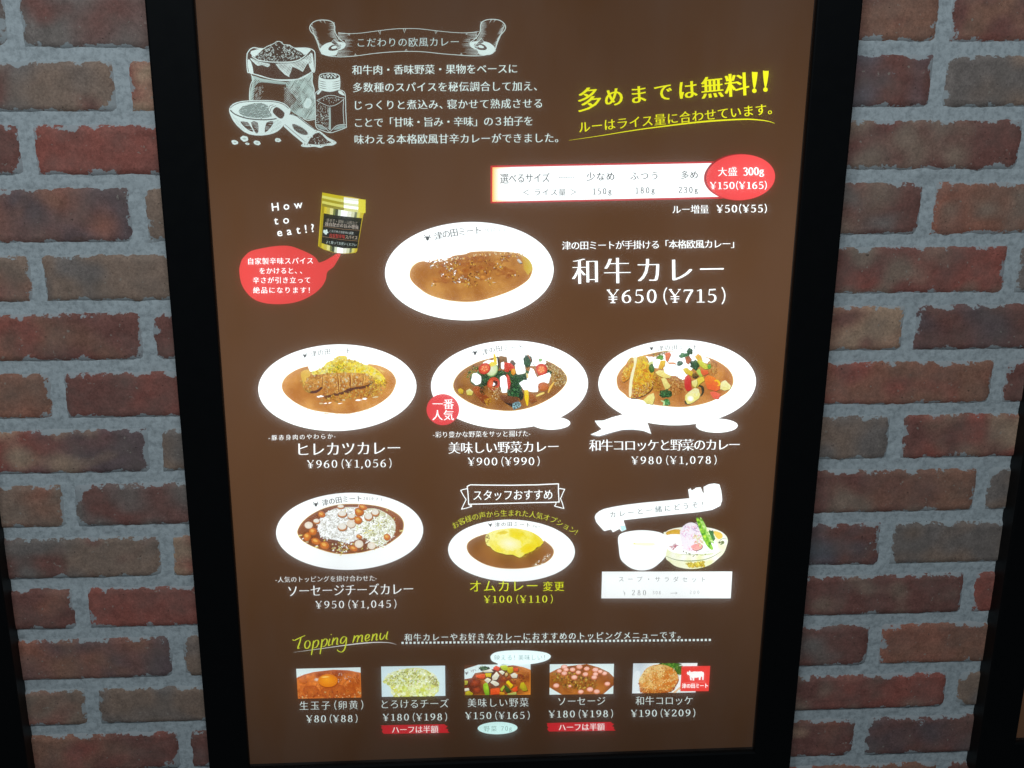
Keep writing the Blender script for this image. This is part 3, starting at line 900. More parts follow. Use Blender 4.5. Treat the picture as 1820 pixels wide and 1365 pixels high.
pr.ribbon([(730, 596), (820, 585), (900, 560), (960, 530), (1050, 525), (1130, 512)], 24, (92, 54, 48), sub=4, taper=(.4, .2), tex=.3)
pr.ribbon([(952, 400), (958, 450), (952, 500)], 11, (150, 84, 38), sub=3)
crumbs(pr, [(620, 560), (740, 600), (900, 570), (1100, 520), (1200, 500), (1230, 560), (1150, 610), (980, 620), (850, 650), (700, 640)], 230, [(240, 176, 60), (222, 140, 40), (246, 206, 100), (190, 110, 40), (200, 160, 90)], (4, 14))
crumbs(pr, [(490, 440), (560, 480), (600, 560), (560, 570), (510, 520)], 50, [(226, 178, 70), (206, 150, 60), (240, 210, 120)], (3, 9))
crumbs(pr, [(1130, 420), (1300, 440), (1300, 520), (1220, 600), (1140, 560)], 110, [(236, 180, 60), (246, 206, 90), (206, 140, 50), (190, 160, 100)], (4, 15))
for _ in range(26):
    x, y = rnd(1060, 1230), rnd(310, 420); a = rnd(.2, .9)
    pr.ribbon([(x, y), (x + 40 * math.cos(a), y + 30 * math.sin(a)), (x + 70 * math.cos(a + .3), y + 60 * math.sin(a))], rnd(3, 6), (246, 222, 130), sub=3, taper=(.3, .3))
for x, y in ((690, 662), (730, 662), (770, 658), (860, 664), (1190, 605), (1035, 632), (680, 598), (1095, 620), (900, 632)):
    pr.ell(x, y, rnd(12, 28), rnd(4, 9), -4, WHITE if rnd(0, 1) < .6 else (226, 214, 170), n=9, wob=.4)
for _ in range(120):
    a = math.pi * rnd(.1, .75)
    pr.ell(850 + 530 * math.cos(a), 500 + 262 * math.sin(a), rnd(2, 9), rnd(1, 5), 0, random.choice([WHITE, (236, 190, 110)]), n=6)
crest(pr, R6, [(590, 205), (760, 178), (962, 172)], 0, 56, (80, 80, 80), None, None, (535, 215, 1.8))
pr.build("dish_picture", "plate of pork cutlet curry with yellow egg, left in the middle row")

# vegetable curry
pr = Print(800, 620, 8.2727)
pr2s = 8.2727 / 5.25
plate(pr, 873, 527, 1155, 648, -1.5)
pr.ell((979.5 - 800) * 8.2727, (752 - 620) * 8.2727, 282, 96, 0, WHITE, n=40)
S = [(42, 540), (70, 440), (150, 340), (260, 262), (420, 185), (600, 135), (800, 100), (1050, 95), (1250, 120), (1400, 165), (1540, 230), (1650, 310), (1715, 400), (1715, 490), (1640, 600), (1500, 715), (1300, 820), (1100, 885), (900, 915), (700, 905), (500, 875), (300, 800), (150, 710), (70, 630)]
sauce(pr, S, (140, 86, 36), (176, 118, 52), .12)
crumbs(pr, [(1400, 165), (1540, 230), (1650, 310), (1715, 420), (1690, 500), (1600, 560), (1500, 500), (1440, 350)], 520, [(186, 150, 70), (150, 110, 40), (214, 190, 120), (120, 84, 36), (226, 216, 170), (176, 130, 50)], (4, 12), edge=.9)
pr.poly([(480, 210), (560, 160), (620, 165), (700, 120), (830, 90), (950, 60), (1100, 60), (1250, 100), (1390, 160), (1400, 220), (1250, 250), (900, 240), (600, 240)], WHITE, 3)
pr.field([(290, 430), (400, 330), (560, 330), (800, 320), (1100, 300), (1200, 420), (1050, 560), (1080, 700), (900, 680), (780, 620), (600, 520), (460, 560), (330, 520)], lambda x, y: mixc((24, 44, 22), (60, 110, 50), .5 + nz(x, y, .02)), tex=.8, smooth=3, step=16)
crumbs(pr, [(280, 250), (400, 240), (430, 330), (380, 400), (250, 420)], 50, [(110, 160, 80), (60, 100, 40), (190, 160, 60), (150, 190, 120)], (8, 22))
leafy(pr, 520, 430, 90, 90, 60)
leafy(pr, 740, 370, 90, 55, 40)
leafy(pr, 1000, 440, 110, 90, 80)
leafy(pr, 950, 540, 60, 60, 30)
leafy(pr, 1140, 180, 60, 100, 50)
leafy(pr, 1450, 350, 40, 40, 16)
leafy(pr, 960, 640, 110, 80, 90)
leafy(pr, 1325, 160, 26, 26, 8, (150, 210, 110), (200, 240, 150))
# eggplant and meat dark shapes
chunk(pr, [(690, 130), (740, 98), (830, 110), (840, 190), (800, 260), (740, 290), (700, 220)], (150, 104, 50), (90, 62, 30))
pr.ribbon([(690, 110), (715, 180), (705, 300)], 26, (40, 34, 40), sub=4)
chunk_white(pr, [(745, 200), (790, 185), (805, 260), (780, 300), (748, 280)])
chunk(pr, [(800, 190), (900, 205), (940, 260), (960, 340), (930, 380), (880, 300), (850, 340), (800, 330), (790, 250)], (232, 70, 50), (190, 60, 30))
chunk(pr, [(905, 290), (955, 290), (965, 350), (930, 385), (895, 360)], (246, 190, 50), (220, 140, 30))
pr.ribbon([(645, 70), (660, 140), (665, 200)], 46, (246, 214, 30), sub=4, taper=(.4, .9), tex=.3)
chunk_white(pr, [(830, 95), (950, 90), (975, 200), (900, 210), (860, 180)])
chunk(pr, [(885, 165), (930, 160), (965, 215), (930, 240), (880, 200)], (120, 96, 70), (60, 46, 30))
chunk_white(pr, [(985, 205), (1090, 220), (1110, 350), (980, 375), (950, 250)])
pr.ribbon([(1110, 60), (1160, 110), (1190, 180)], 12, (200, 120, 80), sub=4, taper=(.3, .5))
pr.ribbon([(1190, 170), (1230, 230), (1260, 300)], 9, (60, 70, 50), sub=4, taper=(.3, .3))
# zucchini slice + tomato half
pr.ell(612, 300, 88, 104, 20, (226, 240, 196), (150, 190, 110), n=30, tex=.2)
pr.ell(610, 296, 78, 92, 20, (236, 246, 214), (214, 232, 176), n=30, tex=.2)
pr.field([(600, 190), (690, 200), (660, 240), (560, 260)], lambda x, y: (246, 226, 80), smooth=3)
def tomato(cx, cy, rx, ry, rot, inner=(244, 120, 80)):
    pr.ell(cx + 4, cy + 5, rx, ry, rot, (120, 40, 20), n=26)
    pr.ell(cx, cy, rx, ry, rot, (230, 78, 48), (208, 50, 34), n=26, tex=.3)
    pr.ell(cx, cy, rx * .72, ry * .72, rot, inner, (236, 96, 60), n=20, wob=.1, tex=.5)
    for k in range(5):
        a = k * 1.25 + .4
        pr.ell(cx + rx * .38 * math.cos(a), cy + ry * .38 * math.sin(a), rx * .16, ry * .12, rot + 57 * a, (250, 190, 120), n=8, wob=.2)
tomato(505, 285, 92, 76, -35)
tomato(1340, 300, 86, 88, 0, (248, 160, 100))
chunk_white(pr, [(330, 360), (400, 350), (455, 400), (450, 500), (380, 530), (305, 470)])
pr.ribbon([(390, 340), (410, 370)], 18, (170, 220, 210), taper=(.5, .5))
pr.ell(640, 510, 92, 98, 10, (232, 90, 56), (206, 60, 34), n=26, tex=.4)
pr.ell(650, 505, 46, 46, 0, (70, 30, 20), n=16, wob=.2); pr.ell(636, 512, 26, 22, 0, WHITE, n=9, wob=.3)
pr.ell(596, 506, 36, 60, 14, (240, 130, 80), (226, 96, 60), n=12, tex=.3)
chunk(pr, [(830, 360), (870, 400), (890, 500), (870, 600), (835, 560), (820, 440)], (236, 84, 62), (200, 40, 34))
chunk_white(pr, [(730, 410), (800, 380), (830, 420), (845, 560), (835, 640), (760, 640), (735, 540)])
for x, y in ((760, 540), (790, 455), (800, 610)): pr.ell(x, y, 8, 4, 20, (190, 190, 180), n=6)
chunk_white(pr, [(1180, 270), (1230, 300), (1280, 420), (1270, 500), (1200, 520), (1130, 500), (1130, 400)])
pr.ribbon([(1240, 250), (1275, 340), (1275, 440), (1250, 500)], 6, (150, 150, 130), sub=4)
chunk_white(pr, [(1010, 500), (1090, 450), (1200, 480), (1300, 400), (1460, 340), (1480, 380), (1450, 500), (1300, 520), (1290, 630), (1150, 620), (1080, 600)])
pr.field([(1120, 350), (1150, 380), (1150, 430), (1125, 420)], lambda x, y: (246, 220, 150), smooth=3)
pr.ell(1365, 550, 80, 62, 0, (214, 116, 50), (180, 90, 30), n=22, wob=.1, tex=.5)
pr.ribbon([(1265, 690), (1330, 660), (1385, 640)], 34, (246, 222, 120), taper=(.6, .6), tex=.3)
pr.ribbon([(1440, 640), (1475, 560), (1530, 480)], 34, (246, 200, 90), taper=(.5, .4), tex=.3)
pr.ribbon([(1120, 600), (1125, 720), (1135, 830)], 60, (248, 212, 20), taper=(1, .3), tex=.3)
chunk(pr, [(1170, 640), (1220, 660), (1280, 760), (1200, 800), (1150, 760)], (176, 96, 36), (140, 74, 30))
chunk(pr, [(110, 600), (150, 575), (195, 600), (190, 655), (130, 660)], (240, 206, 40), (200, 160, 30))
chunk(pr, [(235, 610), (290, 580), (340, 625), (320, 680), (250, 675)], (250, 246, 190), (214, 200, 60))
chunk(pr, [(330, 570), (400, 540), (470, 570), (480, 650), (560, 700), (600, 750), (560, 810), (480, 790), (400, 700), (350, 640)], (190, 96, 40), (130, 60, 26))
crumbs(pr, [(440, 560), (500, 560), (520, 640), (480, 680), (440, 620)], 30, [(60, 50, 24), (90, 70, 30), (120, 90, 50)], (6, 18))
crumbs(pr, [(540, 560), (720, 560), (760, 640), (700, 760), (600, 700)], 110, [(206, 140, 60), (246, 206, 120), (176, 100, 40), (250, 240, 200), (190, 120, 50)], (5, 15))
crumbs(pr, [(490, 740), (600, 720), (600, 790), (540, 820)], 26, [(240, 180, 40), (206, 140, 40)], (6, 16))
chunk(pr, [(760, 670), (880, 690), (990, 700), (1010, 780), (880, 800), (800, 780), (720, 700)], (130, 76, 40), (100, 58, 34))
pr.poly([(790, 780), (900, 800), (960, 850), (900, 850)], (36, 26, 26))
pr.field([(910, 800), (1000, 770), (1040, 800), (1030, 850), (960, 880), (930, 890)], lambda x, y: mixc((150, 200, 210), (60, 70, 70), .5 + 1.6 * nz(x, y, .06)), smooth=2, step=9)
chunk(pr, [(1030, 590), (1070, 640), (1070, 720), (1030, 760), (1010, 690)], (40, 60, 46), (24, 30, 26))
for _ in range(16): pr.ell(rnd(150, 600), rnd(380, 860), rnd(4, 10), rnd(2, 5), 0, (200, 150, 80), n=7)
crest(pr, R7, [(470, 55), (700, -8), (1072, -35)], 0, 90, (40, 42, 44), [(1105, -28), (1240, -25)], (150, 150, 150), (365, 48, 3.1))
pr.build("dish_picture", "plate of colourful vegetable curry in the centre of the middle row")

# croquette and vegetable curry
pr = Print(1085, 610, 7.913)
plate(pr, 937, 553, 1108, 602, -1.2)
pr.ell((1273.9 - 1085) * 7.913, (756.5 - 610) * 7.913, 294, 99, 0, WHITE, n=40)
S = [(82, 520), (100, 440), (160, 350), (250, 270), (400, 190), (560, 145), (760, 108), (900, 104), (1100, 120), (1260, 170), (1440, 220), (1600, 310), (1690, 400), (1730, 500), (1720, 590), (1650, 690), (1500, 780), (1350, 840), (1150, 885), (960, 900), (760, 885), (600, 862), (440, 800), (260, 770), (200, 720), (110, 640)]
sauce(pr, S, (182, 112, 50), (218, 150, 74), .1)
pr.poly([(500, 180), (600, 200), (760, 120), (900, 104), (1020, 100), (1180, 150), (1380, 215), (1380, 260), (1200, 300), (1050, 500), (980, 500), (860, 420), (740, 350), (600, 350), (520, 260)], WHITE, 2)
def crustc(x, y):
    t = .45 + .55 * (y - 200) / 560 + .8 * nz(x, y, .016, 9) + .5 * nz(x, y, .05, 4)
    return mixc((250, 226, 60), (206, 120, 36), min(1, max(0, t)))
K1 = [(160, 520), (165, 420), (210, 310), (260, 220), (320, 200), (330, 300), (290, 420), (270, 480), (200, 540)]
pr.poly([(p[0] + 4, p[1] + 12) for p in K1], (90, 50, 26), 3)
pr.field(K1, crustc, tex=1.0, smooth=3, step=11)
crumbs(pr, K1, 190, [(246, 206, 70), (222, 160, 50), (206, 130, 40), (250, 230, 120)], (4, 11), edge=.85)
K2 = [(258, 740), (280, 560), (300, 420), (345, 280), (370, 200), (430, 180), (500, 190), (530, 260), (560, 330), (610, 400), (625, 480), (600, 580), (560, 660), (480, 720), (380, 760), (300, 770)]
pr.poly([(p[0] + 16, p[1] + 14) for p in K2], (84, 46, 30), 3)
pr.field(K2, crustc, tex=1.0, smooth=3, step=11)
crumbs(pr, K2, 620, [(250, 216, 60), (240, 186, 50), (222, 150, 44), (246, 226, 110), (250, 236, 60)], (4, 12), edge=.85)
crumbs(pr, [(300, 640), (620, 520), (600, 600), (520, 700), (380, 765), (290, 770)], 240, [(214, 140, 50), (190, 104, 34), (240, 190, 110), (160, 84, 30), (250, 226, 170)], (4, 12))
pr.poly([(322, 200), (372, 200), (350, 330), (310, 520), (290, 735), (258, 735), (262, 560), (300, 380), (330, 290)], (252, 248, 206), 3, .2)
crumbs(pr, [(600, 420), (720, 430), (720, 560), (700, 680), (600, 660)], 150, [(240, 186, 60), (206, 140, 44), (222, 160, 60), (180, 104, 40)], (6, 17))
crumbs(pr, [(820, 480), (980, 470), (1040, 560), (1040, 690), (900, 720), (840, 620)], 190, [(216, 142, 54), (190, 112, 44), (232, 170, 84), (170, 96, 36), (246, 200, 120)], (6, 17))
crumbs(pr, [(1390, 240), (1490, 240), (1500, 400), (1490, 480), (1400, 440)], 80, [(222, 156, 80), (190, 116, 50), (240, 190, 110)], (6, 18))
crumbs(pr, [(590, 150), (800, 110), (820, 160), (640, 210)], 46, [(206, 160, 60), (240, 200, 80), (150, 120, 60)], (6, 18))
pr.ribbon([(510, 165), (700, 120), (900, 112)], 10, (150, 124, 60), sub=4, taper=(.3, .6))
leafy(pr, 700, 200, 46, 36, 16, (110, 180, 60), (190, 230, 130))
chunk(pr, [(760, 130), (830, 120), (850, 150), (800, 260), (770, 230)], (242, 130, 80), (220, 110, 60))
chunk_white(pr, [(520, 190), (590, 180), (610, 240), (560, 250)])
chunk(pr, [(520, 270), (590, 250), (610, 310), (550, 310)], (236, 240, 170), (200, 210, 110))
leafy(pr, 580, 350, 40, 60, 20, (60, 120, 50), (160, 210, 120))
chunk_white(pr, [(600, 220), (700, 220), (690, 300), (620, 345), (595, 300)])
chunk(pr, [(700, 240), (770, 235), (760, 310), (720, 360), (665, 350)], (246, 206, 50), (230, 170, 40))
chunk(pr, [(790, 262), (900, 262), (925, 290), (850, 300)], (240, 170, 110), (226, 140, 90))
chunk(pr, [(625, 400), (680, 370), (790, 380), (860, 440), (840, 480), (740, 480), (660, 440)], (250, 240, 160), (240, 216, 110))
chunk_white(pr, [(740, 340), (800, 290), (900, 290), (980, 330), (1060, 420), (1050, 470), (980, 500), (930, 450), (840, 450), (760, 410)])
chunk(pr, [(705, 490), (770, 480), (845, 600), (780, 668), (740, 580)], (248, 236, 150), (226, 206, 110))
leafy(pr, 1110, 110, 40, 46, 36); leafy(pr, 1030, 170, 70, 40, 40, (50, 120, 70), (170, 220, 150))
chunk_white(pr, [(1000, 200), (1050, 190), (1060, 280), (1120, 290), (1080, 350), (1000, 340)])
leafy(pr, 970, 275, 44, 36, 22, (40, 90, 60), (190, 230, 200))
chunk(pr, [(1040, 190), (1100, 170), (1140, 220), (1090, 290), (1060, 270)], (150, 84, 56), (210, 110, 60))
chunk(pr, [(1180, 180), (1230, 140), (1270, 170), (1290, 240), (1230, 250)], (246, 176, 60), (226, 196, 60))
chunk(pr, [(1200, 240), (1270, 230), (1360, 300), (1380, 350), (1320, 360), (1240, 300)], (236, 226, 90), (200, 210, 60))
chunk_white(pr, [(1290, 200), (1375, 220), (1360, 280), (1300, 260)])
leafy(pr, 1385, 320, 26, 40, 14, (110, 190, 60), (180, 230, 110))
leafy(pr, 1180, 300, 62, 72, 80)
chunk(pr, [(1200, 380), (1250, 350), (1290, 450), (1270, 480), (1220, 420)], (200, 226, 110), (160, 200, 70))
chunk(pr, [(1010, 360), (1060, 335), (1160, 400), (1140, 460), (1050, 420)], (240, 216, 50), (220, 180, 40))
chunk(pr, [(1150, 430), (1190, 400), (1240, 450), (1200, 490), (1150, 480)], (150, 110, 40), (50, 40, 26))
chunk(pr, [(1260, 360), (1360, 370), (1380, 420), (1310, 450), (1270, 420)], (242, 116, 70), (226, 90, 50))
chunk(pr, [(1040, 480), (1090, 430), (1130, 500), (1130, 600), (1150, 650), (1070, 670), (1035, 600)], (230, 66, 60), (206, 40, 40))
chunk(pr, [(1135, 530), (1240, 480), (1300, 460), (1320, 520), (1240, 580), (1190, 630), (1150, 600)], (244, 222, 80), (210, 190, 60))
chunk(pr, [(1135, 530), (1210, 500), (1220, 570), (1190, 620), (1150, 590)], (250, 246, 180), (240, 226, 120))
pr.ribbon([(1235, 590), (1285, 610), (1295, 680), (1265, 740)], 42, (36, 44, 34), sub=5, taper=(.5, .3))
chunk(pr, [(1310, 490), (1360, 440), (1460, 470), (1530, 560), (1540, 640), (1480, 670), (1360, 640)], (246, 140, 50), (236, 96, 50))
pr.ribbon([(1460, 520), (1500, 520), (1535, 570), (1500, 590)], 30, (250, 206, 40), sub=4, taper=(.6, .4))
chunk(pr, [(1390, 680), (1460, 670), (1550, 710), (1510, 780), (1440, 770)], (246, 112, 84), (236, 96, 70))
chunk(pr, [(1550, 540), (1610, 510), (1690, 590), (1680, 640), (1600, 660), (1535, 640)], (250, 248, 196), (240, 230, 140))
pr.ribbon([(1045, 800), (1060, 840), (1110, 850)], 24, (30, 40, 24), sub=3)
chunk(pr, [(1050, 720), (1180, 620), (1240, 640), (1258, 720), (1240, 770), (1150, 830), (1080, 850), (1045, 790)], (252, 250, 200), (246, 236, 120))
pr.ell(1120, 770, 50, 44, 20, WHITE, (252, 250, 190), n=16)
leafy(pr, 770, 700, 84, 58, 110)
leafy(pr, 790, 825, 50, 44, 40, (60, 150, 70), (190, 240, 180))
pr.ribbon([(700, 800), (750, 820), (740, 880)], 26, (200, 240, 170), sub=4, taper=(.3, .8))
chunk(pr, [(455, 790), (530, 720), (605, 690), (620, 760), (590, 858), (500, 840)], (250, 240, 160), (236, 222, 120))
crest(pr, R8, [(660, 66), (900, 45), (1215, 42)], 0, 78, (80, 80, 80), None, None, (572, 62, 2.6))
# white ribbon print below the plate
rb = [(140, 822), (220, 820), (300, 790), (410, 762), (600, 780), (640, 865), (665, 945), (590, 915), (500, 903), (400, 905), (300, 930), (180, 965), (100, 950), (160, 925), (205, 900), (165, 862)]
k_ = 7.913 / 5.2485
cv = lambda q: ((1030 + q[0] / 5.2485 - 1085) * 7.913, (590 + q[1] / 5.2485 - 610) * 7.913)
pr.poly([cv((x + 4, y + 7)) for x, y in rb[6:14]] + [cv((400, 860))], (150, 146, 146), 3)
pr.poly([cv(q) for q in rb], WHITE, 0)
pr.build("dish_picture", "plate of croquette and vegetable curry, right in the middle row")

# sausage and cheese curry
pr = Print(470, 850, 5.46)
plate(pr, 827, 514, 714, 374, -1.5)
S = [(318, 530), (330, 480), (370, 420), (440, 360), (540, 305), (650, 268), (760, 250), (900, 248), (1020, 256), (1130, 275), (1230, 310), (1310, 360), (1350, 420), (1352, 480), (1330, 540), (1260, 600), (1180, 650), (1050, 695), (920, 725), (760, 738), (640, 722), (520, 685), (420, 640), (350, 590)]
sauce(pr, S, (120, 62, 26), (162, 90, 42), .15)
def strand(pr, x, y, L, wd, col, bend=1.0):
    a = rnd(0, math.pi)
    b = rnd(-bend, bend)
    p1 = (x + L * .5 * math.cos(a), y + L * .4 * math.sin(a))
    p2 = (p1[0] + L * .5 * math.cos(a + b), p1[1] + L * .4 * math.sin(a + b))
    pr.ribbon([(x, y), p1, p2], wd, col, sub=2, taper=(.6, .6))
RI = [(520, 470), (545, 380), (640, 310), (760, 280), (960, 290), (1000, 380), (960, 480), (920, 580), (800, 625), (700, 600), (560, 570)]
CH = [(900, 330), (1060, 290), (1200, 350), (1270, 440), (1250, 560), (1130, 660), (1040, 620), (950, 560), (880, 470)]
pr.field(RI, lambda x, y: mixc((206, 204, 190), (252, 253, 252), .6 + nz(x, y, .03)), smooth=3, step=12)
pr.field(CH, lambda x, y: mixc((206, 204, 160), (246, 248, 232), .5 + nz(x, y, .03)), smooth=3, step=12)
def in_poly(pl):
    xs = [p[0] for p in pl]; ys = [p[1] for p in pl]
    while True:
        q = (rnd(min(xs), max(xs)), rnd(min(ys), max(ys)))
        if inside(q, pl): return q
for _ in range(760):
    x, y = in_poly(RI)
    strand(pr, x - 10, y, rnd(16, 34), rnd(4, 8), WHITE if rnd(0, 1) < .86 else (176, 172, 160), .6)
for _ in range(520):
    x, y = in_poly(CH)
    strand(pr, x - 15, y, rnd(26, 60), rnd(4, 8), random.choice([WHITE, WHITE, WHITE, WHITE, (246, 250, 226), (222, 226, 160), (126, 112, 64)]), 1.2)
for _ in range(70):
    x, y = in_poly(S)
    if y > 560 or x > 1100 or y < 320:
        strand(pr, x, y, rnd(18, 34), rnd(7, 11), random.choice([(240, 240, 190), (226, 220, 110), WHITE]), .3)
crumbs(pr, [(620, 640), (700, 620), (860, 620), (900, 680), (760, 720), (640, 700)], 60, [WHITE, (246, 240, 180), (232, 200, 60), (120, 80, 30)], (6, 14))
def saus(x, y, rx, ry, kind=0):
    pr.ell(x + 3, y + 7, rx, ry, 0, (150, 92, 48), n=18)
    if kind == 0:      # round white slice with orange side
        rx, ry = rx * .88, ry * .88
        pr.ell(x, y + 5, rx, ry, 0, (226, 150, 70), (206, 126, 50), n=20)
        pr.ell(x, y - 3, rx * .92, ry * .86, 0, (254, 253, 248), (250, 242, 224), n=20)
    elif kind == 1:
        pr.ell(x, y, rx, ry, 20, (236, 150, 60), (206, 104, 30), n=14, wob=.08, tex=.3, hl=(-.2, -.3))
        pr.ell(x - rx * .15, y - ry * .2, rx * .55, ry * .4, 20, (250, 206, 110), (240, 170, 70), n=10, wob=.15)
    else:
        pr.ell(x, y, rx, ry, 0, (254, 250, 242), (246, 230, 206), n=20)
for a in ((740, 270, 38, 20, 0), (555, 345, 36, 28, 1), (505, 410, 36, 26, 0), (430, 450, 40, 34, 2), (470, 510, 38, 36, 1), (415, 560, 36, 42, 1), (500, 605, 46, 32, 1), (585, 645, 44, 38, 1), (755, 465, 50, 40, 0), (842, 435, 42, 40, 2), (755, 340, 48, 34, 0), (845, 365, 42, 28, 0), (920, 320, 46, 40, 1), (955, 275, 44, 26, 1), (910, 400, 40, 36, 1), (1010, 365, 44, 42, 0), (1075, 325, 42, 38, 0), (918, 632, 42, 38, 2), (1040, 648, 40, 36, 2), (865, 675, 40, 26, 1), (1190, 565, 34, 30, 1), (920, 560, 30, 18, 1)):
    saus(*a)
for x, y in ((350, 550), (505, 662), (1330, 505), (720, 690), (980, 525), (1030, 500)):
    pr.ribbon([(x - 18, y + 3), (x + 18, y - 4)], 14, (246, 236, 150), taper=(.8, .8))
crest(pr, R9, [(560, 236), (740, 202), (942, 190)], 0, 60, (16, 18, 22), [(962, 192), (1050, 194), (1142, 204)], (30, 34, 38), (500, 246, 1.9))
pr.build("dish_picture", "plate of curry with sausage slices and shredded cheese in the lower left")

# omelette curry
pr = Print(770, 850, 5.686)
plate(pr, 791, 731, 641, 313, 1.2)
S = [(337, 700), (350, 650), (400, 610), (470, 580), (560, 558), (800, 545), (1060, 600), (1150, 648), (1205, 700), (1220, 750), (1190, 810), (1120, 860), (1010, 895), (900, 912), (780, 916), (650, 905), (520, 870), (420, 815), (360, 760)]
sauce(pr, S, (136, 86, 36), (160, 104, 50), .08)
pr.poly([(560, 558), (600, 500), (800, 480), (1060, 560), (1115, 640), (900, 600)], WHITE, 3)
def omc(x, y):
    t = .5 + .9 * nz(x, y, .008, 6) + .4 * nz(x, y, .03, 2) + (x - 820) / 700
    return mixc((253, 246, 150), (244, 222, 22), min(1, max(0, t)))
O = [(525, 600), (545, 562), (600, 535), (680, 515), (760, 506), (830, 505), (960, 530), (1060, 580), (1115, 640), (1095, 670), (1080, 688), (1040, 700), (1000, 740), (930, 765), (900, 790), (875, 802), (840, 790), (800, 772), (740, 772), (700, 760), (640, 745), (600, 720), (575, 690), (545, 680), (530, 645)]
pr.poly([(p[0] + 3, p[1] + 8) for p in O], (110, 74, 20), 2)
pr.field(O, omc, tex=.25, smooth=2, step=10)
pr.ell(770, 660, 130, 70, 10, (255, 253, 220), (252, 244, 140), n=26, wob=.1)
pr.ell(970, 700, 90, 42, -20, (246, 216, 6), (246, 226, 50), n=20, wob=.15)
pr.ell(700, 548, 60, 18, -8, (226, 196, 30), (244, 226, 70), n=16, wob=.2)
crumbs(pr, [(520, 600), (560, 560), (570, 600), (540, 680)], 24, [(236, 216, 80), (140, 110, 30)], (4, 9))
crumbs(pr, [(880, 800), (990, 740), (1090, 690), (1000, 760), (900, 810)], 40, [(226, 190, 60), (150, 110, 30)], (3, 8))
crumbs(pr, [(1000, 880), (1130, 780), (1190, 730), (1180, 800), (1080, 880)], 90, [(236, 220, 170), (206, 160, 90), WHITE], (2, 7))
crest(pr, R10, [(625, 470), (790, 462), (975, 472)], 0, 46, (50, 50, 56), [(1000, 484), (1080, 492)], (130, 130, 130), (577, 470, 1.5))
pr.build("dish_picture", "plate of curry topped with a smooth yellow omelette, smallest of the plates")

# ---- names and prices of the plates
R5("津の田ミートが手掛ける「本格欧風カレー」", 188, 174, 1648, 157, 72, wt=BOLD)
R5("和牛カレー", 278, 392, 1553, 372, 222, wt=(-.022, (-.034, -.012, .012, .034)), name="heading_text")
R5("¥650(¥715)", 570, 607, 1576, 600, 116)
R6("-豚赤身肉のやわらか-", 197, 986, 820, 970, 50)
R6("ヒレカツカレー", 478, 1093, 1420, 1078, 128, wt=BOLD, name="heading_text")
R6("¥960(¥1,056)", 557, 1233, 1343, 1223, 74)
pr = Print(750, 590, 5.25, base=.0016)
pr.ell(195, 720, 152, 145, 0, (240, 78, 80), n=50)
pr.build("popular_badge", "round red badge overlapping the vegetable curry plate")
R7("一番", 100, 665, 296, 667, 94, base=.0022)
R7("人気", 98, 770, 296, 770, 94, base=.0022)
R7("-彩り豊かな野菜をサッと揚げた-", 102, 957, 1010, 945, 56)
R7("美味しい野菜カレー", 250, 1081, 1270, 1066, 108, name="heading_text")
R7("¥900(¥990)", 428, 1209, 1097, 1204, 74)
R8("和牛コロッケと野菜のカレー", 92, 1056, 1490, 1048, 108, name="heading_text")
R8("¥980(¥1,078)", 485, 1197, 1277, 1192, 72)
R9("-人気のトッピングを掛け合わせた-", 107, 982, 1090, 966, 56, wt=REG)
R9("ソーセージチーズカレー", 234, 1092, 1440, 1070, 112, wt=BOLD, name="heading_text")
R9("¥950(¥1,045)", 497, 1226, 1280, 1217, 72)
pr = Print(770, 850, 5.686)
for pts, w_ in (([(343, 82), (375, 66), (500, 68), (800, 70), (1050, 66), (1266, 56), (1265, 130), (1272, 240), (1000, 246), (700, 254), (357, 262), (352, 160), (343, 82)], 11),
               ([(345, 105), (300, 114), (277, 122), (300, 165), (332, 215), (310, 260), (285, 312), (340, 300), (386, 286), (384, 265)], 9), ([(357, 262), (370, 272), (386, 286)], 9),
               ([(1268, 103), (1329, 111), (1305, 160), (1286, 205), (1305, 250), (1320, 305), (1270, 292), (1224, 280), (1240, 262), (1240, 246)], 9)):
    for p, q in zip(pts, pts[1:]):
        pr.ribbon([p, ((p[0] + q[0]) / 2 + rnd(-1, 1), (p[1] + q[1]) / 2 + rnd(-1, 1)), q], w_, WHITE)
        pr.ell(q[0], q[1], w_ / 2, w_ / 2, 0, WHITE, n=8)
pr.build("staff_banner", "white outlined ribbon banner above the omelette plate")
R10("スタッフおすすめ", 408, 170, 1203, 162, 104, wt=(0.0, (-.012, 0, .012)), slant=.05)
T("お客様の声から生まれた人気オプション！", 0, 0, 1, 1, 11.6, col=(226, 232, 70), wt=REG, curve=[(805, 935), (826, 924), (854.4, 916), (882, 912.5), (910.7, 911.4), (938, 913), (963.5, 917), (980, 922), (995, 929), (1012, 938), (1026, 947)])
R10("オムカレー", 372, 1078, 1050, 1074, 122, col=(232, 240, 40), wt=REG, name="heading_text", base=.003)
R10("変更", 1110, 1081, 1318, 1079, 94, col=(226, 230, 30), wt=BOLD, base=.003)
R10("¥100(¥110)", 514, 1222, 1207, 1218, 72, col=(232, 238, 60))

